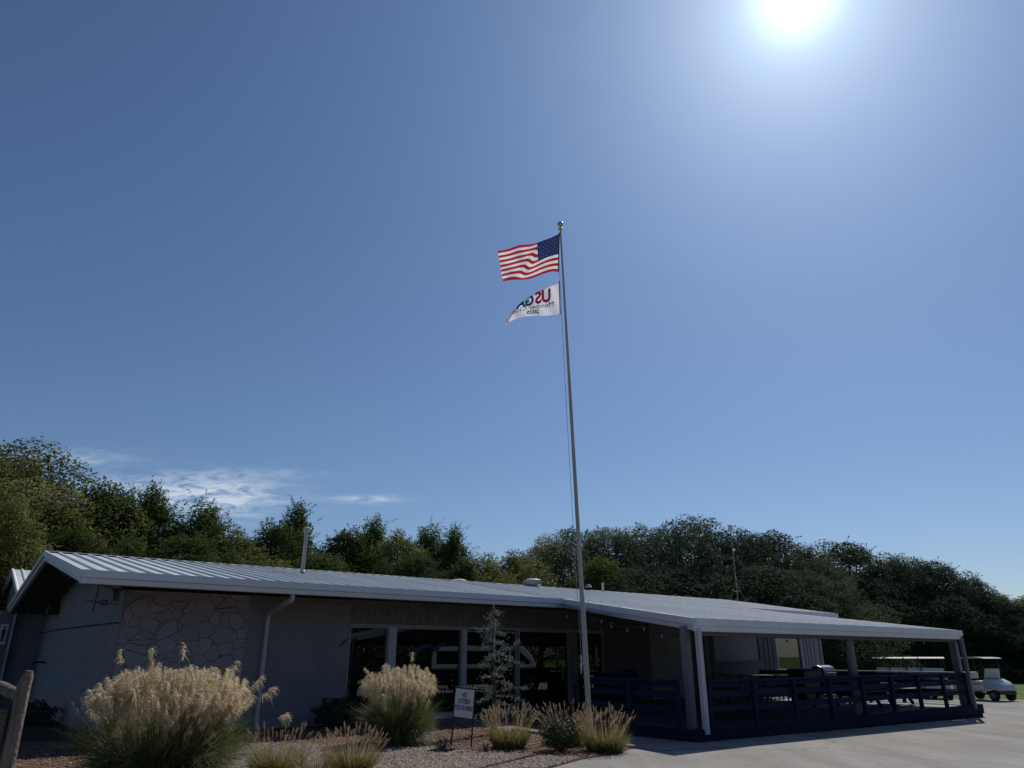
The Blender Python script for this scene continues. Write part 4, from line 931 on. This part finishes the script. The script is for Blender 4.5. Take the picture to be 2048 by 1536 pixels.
v, q, _ = strips(P5, dd, rng.uniform(.025, .05, nn_ * 5), np.zeros(nn_ * 5), np.full(nn_ * 5, .008), 1); raw('needles', v, q, needle_m, CE)

# ================================================================= FENCE (lower left)
fp = pix(56, 1342, 6.0); FE = empty('split_rail_fence', 'weathered split rail fence with wire mesh at the lower left edge', 'fence', (fp.x, fp.y, 0))
pm = MB().tube([(0, 0, -.1), (.0, 0, .8), (-.005, 0, 1.43), (.005, 0, 1.47), (.01, 0, 1.51)], [.044, .043, .040, .034, .022], 12); pm.build('post', woodp, FE, smooth=True)
dv = Vector((pix(-60, 1335, 7.4).x - fp.x, pix(-60, 1335, 7.4).y - fp.y, 0)).normalized()
for z0, sg_ in ((1.355, .02), (.90, .0), (.45, .0)):
    p_ = [Vector((0, 0, z0)) + dv * .03, Vector((0, 0, z0 + .04)) + dv * .5, Vector((0, 0, z0 + .05)) + dv * 1.4, Vector((0, 0, z0 + .02)) + dv * 2.6]
    MB().tube(p_, [.034, .042, .042, .036], 10).build('rail', woodp, FE, smooth=True)
p2 = dv * 2.6; MB().tube([tuple(p2 + Vector((0, 0, -.1))), tuple(p2 + Vector((0, 0, 1.42)))], [.06, .05], 12).build('post', woodp, FE, smooth=True)
wm_ = MB(); off = Vector((.06 * dv.y * 1.0, -.06 * dv.x, 0)) * -1
k = 0.0
while k < 2.6: a = dv * k + off; wm_.bar(a + Vector((0, 0, .05)), a + Vector((0, 0, 1.28)), .005, .005); k += .026
k = .05
while k < 1.29: wm_.bar(off + Vector((0, 0, k)), dv * 2.6 + off + Vector((0, 0, k)), .005, .005); k += .026
wm_.build('wire_mesh', blackm, FE)

# ================================================================= ROOF ANTENNAS
mp_ = pix(1476, 1200, 36.5); zm = mp_.z - .05
AM = empty('antenna_mast', 'tall thin mast with box antenna and guy wires on the right of the roof', 'antenna', (mp_.x, mp_.y, zm))
top_p = pix(1464, 1050, math.hypot(mp_.x, mp_.y)); AH = top_p.z - zm
MB().tube([(0, 0, -.05), (0, 0, AH - .1)], [.018, .013], 8).build('mast', steel, AM)
MB().box(-.10, .10, -.06, .06, AH - .30, AH).build('antenna_box', trim, AM, bevel=.01)
MB().lathe([(.05, AH - 1.22), (.08, AH - 1.16), (.02, AH - 1.1)], (.05, 0, 0), 12).build('dish', trim, AM)
gy = MB().bar((-.24, 0, .50), (0, 0, .42), .025, .025).bar((.18, 0, .48), (0, 0, .42), .025, .025)
for a in (.4, 2.5, 4.4): gy.tube([(0, 0, .85), (.45 * math.cos(a), .45 * math.sin(a), -.1)], .004, 5)
gy.build('guy_brace', steel, AM)
mp2 = B(6.9, 5.5, RZ); A2 = empty('rooftop_spike', 'short weather sensor on the roof just right of the flagpole', 'antenna', mp2)
MB().tube([(0, 0, 0), (0, 0, .22)], .02, 6).build('stem', blackm, A2); MB().lathe([(.02, .16), (.16, .17), (.10, .26), (.02, .28)], (.3, 0, 0), 12).bar((0, 0, .2), (.3, 0, .18), .02, .02).build('sensor_dome', steel, A2)
wa_ = B(-12.92, -1.25, 2.66); WA = empty('eave_antenna', 'dark cross shaped aerial hanging under the left eave corner', 'antenna', wa_, ANG)
MB().bar((0, 0, .3), (-.03, 0, -.22), .03, .03).build('mast', blackm, WA)
ae = MB().bar((-.18, 0, -.02), (.42, 0, -.07), .022, .022)
ae.tube([(.14 + .07 * math.cos(a), 0, -.04 + .045 * math.sin(a)) for a in np.linspace(0, 6.28, 13)], .016, 5)
ae.tube([(0, 0, .3), (.25, 0, .25), (.3, 0, .12)], .014, 5); ae.build('cross_arm', blackm, WA)

# ================================================================= PORCH CONTENTS
# string lights
def strand(label, pts, n):
    root = empty('string_lights', label, 'string lights', B(*pts[0]), ANG, 'bulb strings under the porch roof'); o0 = Vector(pts[0]); cab = MB(); P = []
    for a, b_ in zip(pts, pts[1:]):
        a, b_ = Vector(a), Vector(b_)
        for k in range(9):
            t_ = k / 8; p = a.lerp(b_, t_) - o0; p.z -= .10 * 4 * t_ * (1 - t_); P.append(tuple(p))
    cab.tube(P, .008, 5, caps=False).build('cable', blackm, root)
    first = None
    for k in range(n):
        i = int((k + .5) / n * (len(P) - 1)); p = P[i]
        if first is None:
            first = MB().lathe([(.010, -.02), (.014, -.03), (.028, -.065), (.024, -.09), (.008, -.10)], (0, 0, 0), 10).build('bulb', bulbm, root, smooth=True); first.location = p
        else: c = first.copy(); COL.objects.link(c); c.location = p
    return root
strand('bulb string along the slanting left edge of the porch roof', [(-1.0, -2.0, 2.78), (-1.6, -4.2, 2.50), (-2.2, -6.2, 2.25), (-2.3, -7.7, 2.05)], 8)
strand('bulb string just inside the front porch gutter', [(-2.2, -7.0, 2.12), (1.0, -6.6, 2.15), (4.1, -7.2, 2.12), (7.2, -6.6, 2.15), (10.1, -7.2, 2.1)], 14)
strand('bulb string crossing the middle of the porch ceiling', [(-.6, -3.0, 2.62), (3.0, -4.2, 2.45), (6.6, -3.6, 2.5), (10.1, -4.0, 2.45)], 11)
strand('bulb string along the right end of the porch ceiling', [(10.0, -7.4, 2.08), (10.0, -5.0, 2.35), (10.0, -2.4, 2.65)], 6)
# blue bin
p = B(.55, -3.0, .2); BN = empty('waste_bin', 'navy waste bin with domed lid behind the porch rail', 'bin', p, ANG)
MB().lathe([(.26, 0), (.29, .02), (.31, .72), (.31, .78)], (0, 0, 0), 24).build('body', navy, BN, smooth=True)
MB().lathe([(.33, .78), (.33, .83), (.30, .93), (.20, 1.01), (.06, 1.04)], (0, 0, 0), 24).build('lid', navy, BN, smooth=True)
# grill
p = B(9.45, -3.75, .2); GR = empty('barbecue_grill', 'black barbecue grill with shiny domed lid on the porch', 'grill', p, ANG)
gb = MB().box(-.35, .45, -.28, .28, .55, .78).box(-.95, -.35, -.26, .26, .72, .77); gb.build('firebox', blackm, GR)
gl_ = MB().prism([(-.28, .78), (-.28, .92), (-.2, 1.04), (-.05, 1.10), (.12, 1.08), (.25, .95), (.28, .78)], -.34, .44, lambda a, b_, t_: (t_, a, b_)); gl_.build('lid', mat('polished_lid', (.16, .16, .16), .3, metal=.8), GR, bevel=.015)
lg = MB()
for x in (-.32, .42):
    for y in (-.25, .25): lg.bar((x, y, 0), (x, y, .56), .04, .04)
lg.box(-.34, .44, -.26, .26, .12, .16); lg.build('cart_frame', blackm, GR); MB().tube([(-.25, -.33, .86), (.35, -.33, .86)], .014, 6).build('handle', steel, GR)
# dark equipment table left of the grill
p = B(8.3, -3.8, .2); ET = empty('side_cabinet', 'low black covered cabinet left of the barbecue grill', 'cabinet', p, ANG); MB().box(-.55, .5, -.3, .3, 0, .93).build('body', blackm, ET, bevel=.03); MB().prism([(-.32, .93), (-.28, 1.0), (.28, 1.0), (.32, .93)], -.58, .53, lambda a, b_, t_: (t_, a, b_)).build('cover', rubber, ET)
# picnic tables
def picnic(loc, rz, label):
    R0 = empty('picnic_table', label, 'picnic table', loc, rz, 'picnic tables on the porch')
    tp = MB()
    for k in range(5): tp.box(-.9, .9, -.36 + k * .148, -.36 + k * .148 + .135, .72, .755)
    tp.build('tabletop', deckm, R0)
    for s_ in (-1, 1): MB().box(-.9, .9, s_ * .72 - .13, s_ * .72 + .13, .43, .465).build('bench_seat', deckm, R0)
    for x in (-.65, .65):
        for s_ in (-1, 1): MB().bar((x, s_ * .28, .72), (x, s_ * .68, 0), .09, .045, up=(1, 0, 0)).build('leg', navy, R0)
        MB().bar((x + .05, -.8, .41), (x + .05, .8, .41), .035, .09).build('brace', navy, R0)
    return R0
pt = picnic(B(8.6, -6.1, .2), ANG, 'picnic table nearest the right porch corner')
dup(pt, B(6.2, -6.3, .2), ANG, 'picnic table just right of the round middle column')
dup(pt, B(9.0, -1.6, .2), ANG + R(90), 'picnic table at the back right of the porch')
# round metal tables + chairs
def cafe(loc, label):
    R0 = empty('patio_table', label, 'table', loc, 0, 'round metal tables on the porch')
    MB().lathe([(.52, .70), (.53, .715), (.52, .73)], (0, 0, 0), 24).build('tabletop', blackm, R0)
    MB().lathe([(.26, 0), (.26, .02), (.04, .05), (.035, .70)], (0, 0, 0), 12).build('pedestal', blackm, R0); return R0
def chair(loc, rz, label):
    R0 = empty('patio_chair', label, 'chair', loc, rz, 'black metal patio chairs')
    s_ = MB()
    for k in range(7): s_.box(-.22 + k * .064, -.22 + k * .064 + .045, -.22, .22, .42, .44)
    s_.build('seat', blackm, R0)
    bk = MB().tube([(-.22, .2, .42), (-.22, .28, .88), (.22, .28, .88), (.22, .2, .42)], .013, 6)
    for k in range(5): x = -.15 + k * .075; bk.bar((x, .21, .46), (x, .275, .87), .014, .01)
    bk.build('backrest', blackm, R0)
    for x in (-.2, .2):
        for y in (-.2, .2): MB().bar((x, y, .42), (x * 1.1, y * 1.15, 0), .022, .022).build('leg', blackm, R0)
    return R0
t1 = cafe(B(.9, -6.2, .2), 'round black table nearest the left porch corner'); dup(t1, B(3.0, -5.6, .2), 0, 'round black table left of the middle column')
dup(t1, B(5.2, -3.6, .2), 0, 'round black table near the middle of the porch')
ch = None; nm = (('nearest the left porch corner', .9, -6.2), ('left of the middle column', 3.0, -5.6), ('near the middle of the porch', 5.2, -3.6))
for (lb, uu, vv) in nm:
    for k, wd_ in enumerate(('left', 'right', 'wall', 'rail')):
        a = (math.pi, 0, math.pi / 2, -math.pi / 2)[k]; loc = B(uu + .78 * math.cos(a), vv + .78 * math.sin(a), .2); rz = ANG + a - math.pi / 2; L_ = 'metal chair on the %s side of the round table %s' % (wd_, lb)
        if ch is None: ch = chair(loc, rz, L_)
        else: dup(ch, loc, rz, L_)
# soft drink cooler chest
p = B(1.9, -1.0, .2); SC = empty('vending_chest', 'low dark chest against the wall below the porch roof', 'chest', p, ANG); MB().box(-.5, .5, -.3, .3, 0, .85).build('body', navy, SC, bevel=.02); MB().box(-.52, .52, -.32, .32, .85, .9).build('lid', navy, SC, bevel=.01)

# ================================================================= GOLF CARTS
def cart(loc, rz, label, bodym=whitep):
    R0 = empty('golf_cart', label, 'golf cart', loc, rz, 'golf carts beyond the porch')
    # cowl (front) : side profile in x,z extruded in y with rounding
    pr_ = [(.42, .42), (.40, .80), (.46, .92), (.66, .93), (.95, .82), (1.16, .64), (1.22, .46), (1.10, .40), (.9, .52), (.66, .52)]
    MB().prism(pr_, -.52, .52, lambda a, b_, t_: (a, t_, b_)).build('cowl', bodym, R0, bevel=.05, smooth=True)
    MB().box(-1.05, .55, -.48, .48, .26, .36).box(.5, 1.18, -.5, .5, .28, .42).build('floor_pan', blackm, R0, bevel=.02)
    MB().prism([(-1.18, .36), (-1.2, .72), (-1.0, .78), (-.32, .74), (-.2, .64), (-.2, .36), (-.5, .36), (-.55, .52), (-.85, .52), (-.9, .36)], -.56, .56, lambda a, b_, t_: (a, t_, b_)).build('rear_body', bodym, R0, bevel=.04, smooth=True)
    MB().box(-.62, -.12, -.48, .48, .72, .82).build('seat', seatm, R0, bevel=.04)
    MB().box(-.68, -.58, -.48, .48, .92, 1.20).build('backrest', seatm, R0, bevel=.04)
    MB().prism([(-1.0, 1.80), (-.9, 1.84), (.2, 1.86), (.62, 1.84), (.78, 1.79), (.7, 1.785), (.2, 1.80), (-.9, 1.785)], -.56, .56, lambda a, b_, t_: (a, t_, b_)).build('canopy', canopym, R0, bevel=.015)
    for y in (-.5, .5):
        MB().tube([(.46, y, .92), (.58, y, 1.3), (.50, y, 1.78)], .018, 6).build('strut', blackm, R0); MB().tube([(-.7, y, .78), (-.72, y, 1.78)], .018, 6).build('strut', blackm, R0)
    MB().add([(.52, -.48, .94), (.52, .48, .94), (.60, .44, 1.36), (.60, -.44, 1.36), (.525, -.48, .94), (.525, .48, .94), (.605, .44, 1.36), (.605, -.44, 1.36)], [(0, 1, 2, 3), (7, 6, 5, 4), (0, 4, 5, 1), (2, 6, 7, 3), (1, 5, 6, 2), (0, 3, 7, 4)]).build('windshield', lensm, R0)
    sw = MB().tube([(.28 + .04 * math.cos(a) * 1.2, .24 + .17 * math.sin(a), 1.0 + .13 * math.cos(a)) for a in np.linspace(0, 6.28, 17)], .013, 6); sw.bar((.28, .24, 1.0), (.48, .24, .8), .03, .03); sw.build('steering_wheel', blackm, R0)
    MB().tube([(-.3, -.53, .76), (-.34, -.53, .98), (-.55, -.53, .98)], .014, 6).tube([(-.3, .53, .76), (-.34, .53, .98), (-.55, .53, .98)], .014, 6).build('armrest', blackm, R0)
    for (x, y) in ((.86, -.48), (.86, .48), (-.74, -.48), (-.74, .48)):
        w0 = MB().lathe([(.12, -.09), (.20, -.10), (.235, -.06), (.235, .06), (.20, .10), (.12, .09)], (0, 0, 0), 20, 'y').build('wheel', rubber, R0, smooth=True); w0.location = (x, y, .235)
        sgn = 1 if y > 0 else -1; rm = MB().lathe([(.12, -.01), (.12, .02), (.04, .035)], (0, 0, 0), 14, 'y')
        for k in range(6): a = k * math.pi / 3; rm.bar((0, .03, 0), (.11 * math.cos(a), .035, .11 * math.sin(a)), .03, .012)
        ro = rm.build('rim', greyp, w0); ro.location = (0, .075 * sgn, 0); ro.scale = (1, sgn, 1)
    for y in (-.33, .33): MB().lathe([(.01, 1.195), (.06, 1.19), (.07, 1.15)], (0, y, .62), 10, 'x').build('headlight', lensm, R0)
    return R0
def cpt(px, d): p = pix(px, 1330, d); return (p.x, p.y, hz(p) - .012)
c0 = cart(cpt(1959, 42.5), R(-72), 'white golf cart parked in the open right of the porch')
for (px, d, rz, lb) in ((1770, 44.5, -112, 'leftmost golf cart of the row seen through the porch'), (1800, 44, -114, 'second golf cart from the left in the row beyond the porch'), (1832, 43.5, -112, 'third golf cart from the left in the row beyond the porch'), (1862, 43, -113, 'rightmost golf cart of the row seen through the porch')):
    dup(c0, cpt(px, d), R(rz), lb)

# ================================================================= VAN mirrored in the glass
p0, p1 = B(6.9, -19.4), B(14.2, -14.4)
vanm = mat('van_paint', (.85, .86, .88), .25)
vc_ = (p0 + p1) / 2; vrz = math.atan2(p1.y - p0.y, p1.x - p0.x)
VN = empty('passenger_van', 'white passenger van with dark windows standing across the car park', 'van', (vc_.x, vc_.y, -.14), vrz)
PVx = lambda a, b_, t_: (a, t_, b_)
MB().prism([(-3.3, .95), (-3.32, 1.5), (-3.25, 2.08), (-3.0, 2.2), (-1.6, 2.24), (-.9, 2.42), (1.2, 2.42), (1.7, 2.3), (2.25, 1.75), (2.45, 1.35), (2.45, .95)], -1, 1, PVx).build('body', vanm, VN, bevel=.06, smooth=True)
MB().prism([(-3.32, .42), (-3.32, .97), (3.2, .97), (3.3, .75), (3.3, .42)], -1.01, 1.01, PVx).prism([(2.3, .95), (2.45, 1.34), (3.0, 1.15), (3.25, .95)], -.95, .95, PVx).build('lower_body', navy, VN, bevel=.05)
for y in (-1.012, 1.0):
    MB().box(-3.05, -.2, y, y + .012, 1.32, 2.0).box(-.12, .95, y, y + .012, 1.32, 2.02).prism([(1.1, 1.32), (1.1, 1.98), (1.55, 1.98), (2.1, 1.5), (2.15, 1.32)], y, y + .012, PVx).build('window', glass, VN)
for x in (-2.1, 2.2):
    for y in (-.9, .9):
        w0 = MB().lathe([(.2, -.12), (.33, -.12), (.37, -.08), (.37, .08), (.33, .12), (.2, .12)], (0, 0, 0), 24, 'y').build('wheel', rubber, VN, smooth=True); w0.location = (x, y, .37)
        ri = MB().lathe([(.2, -.02), (.2, .02), (.05, .05)], (0, 0, 0), 16, 'y').build('rim', steel, w0); ri.location = (0, .1 * (1 if y > 0 else -1), 0)
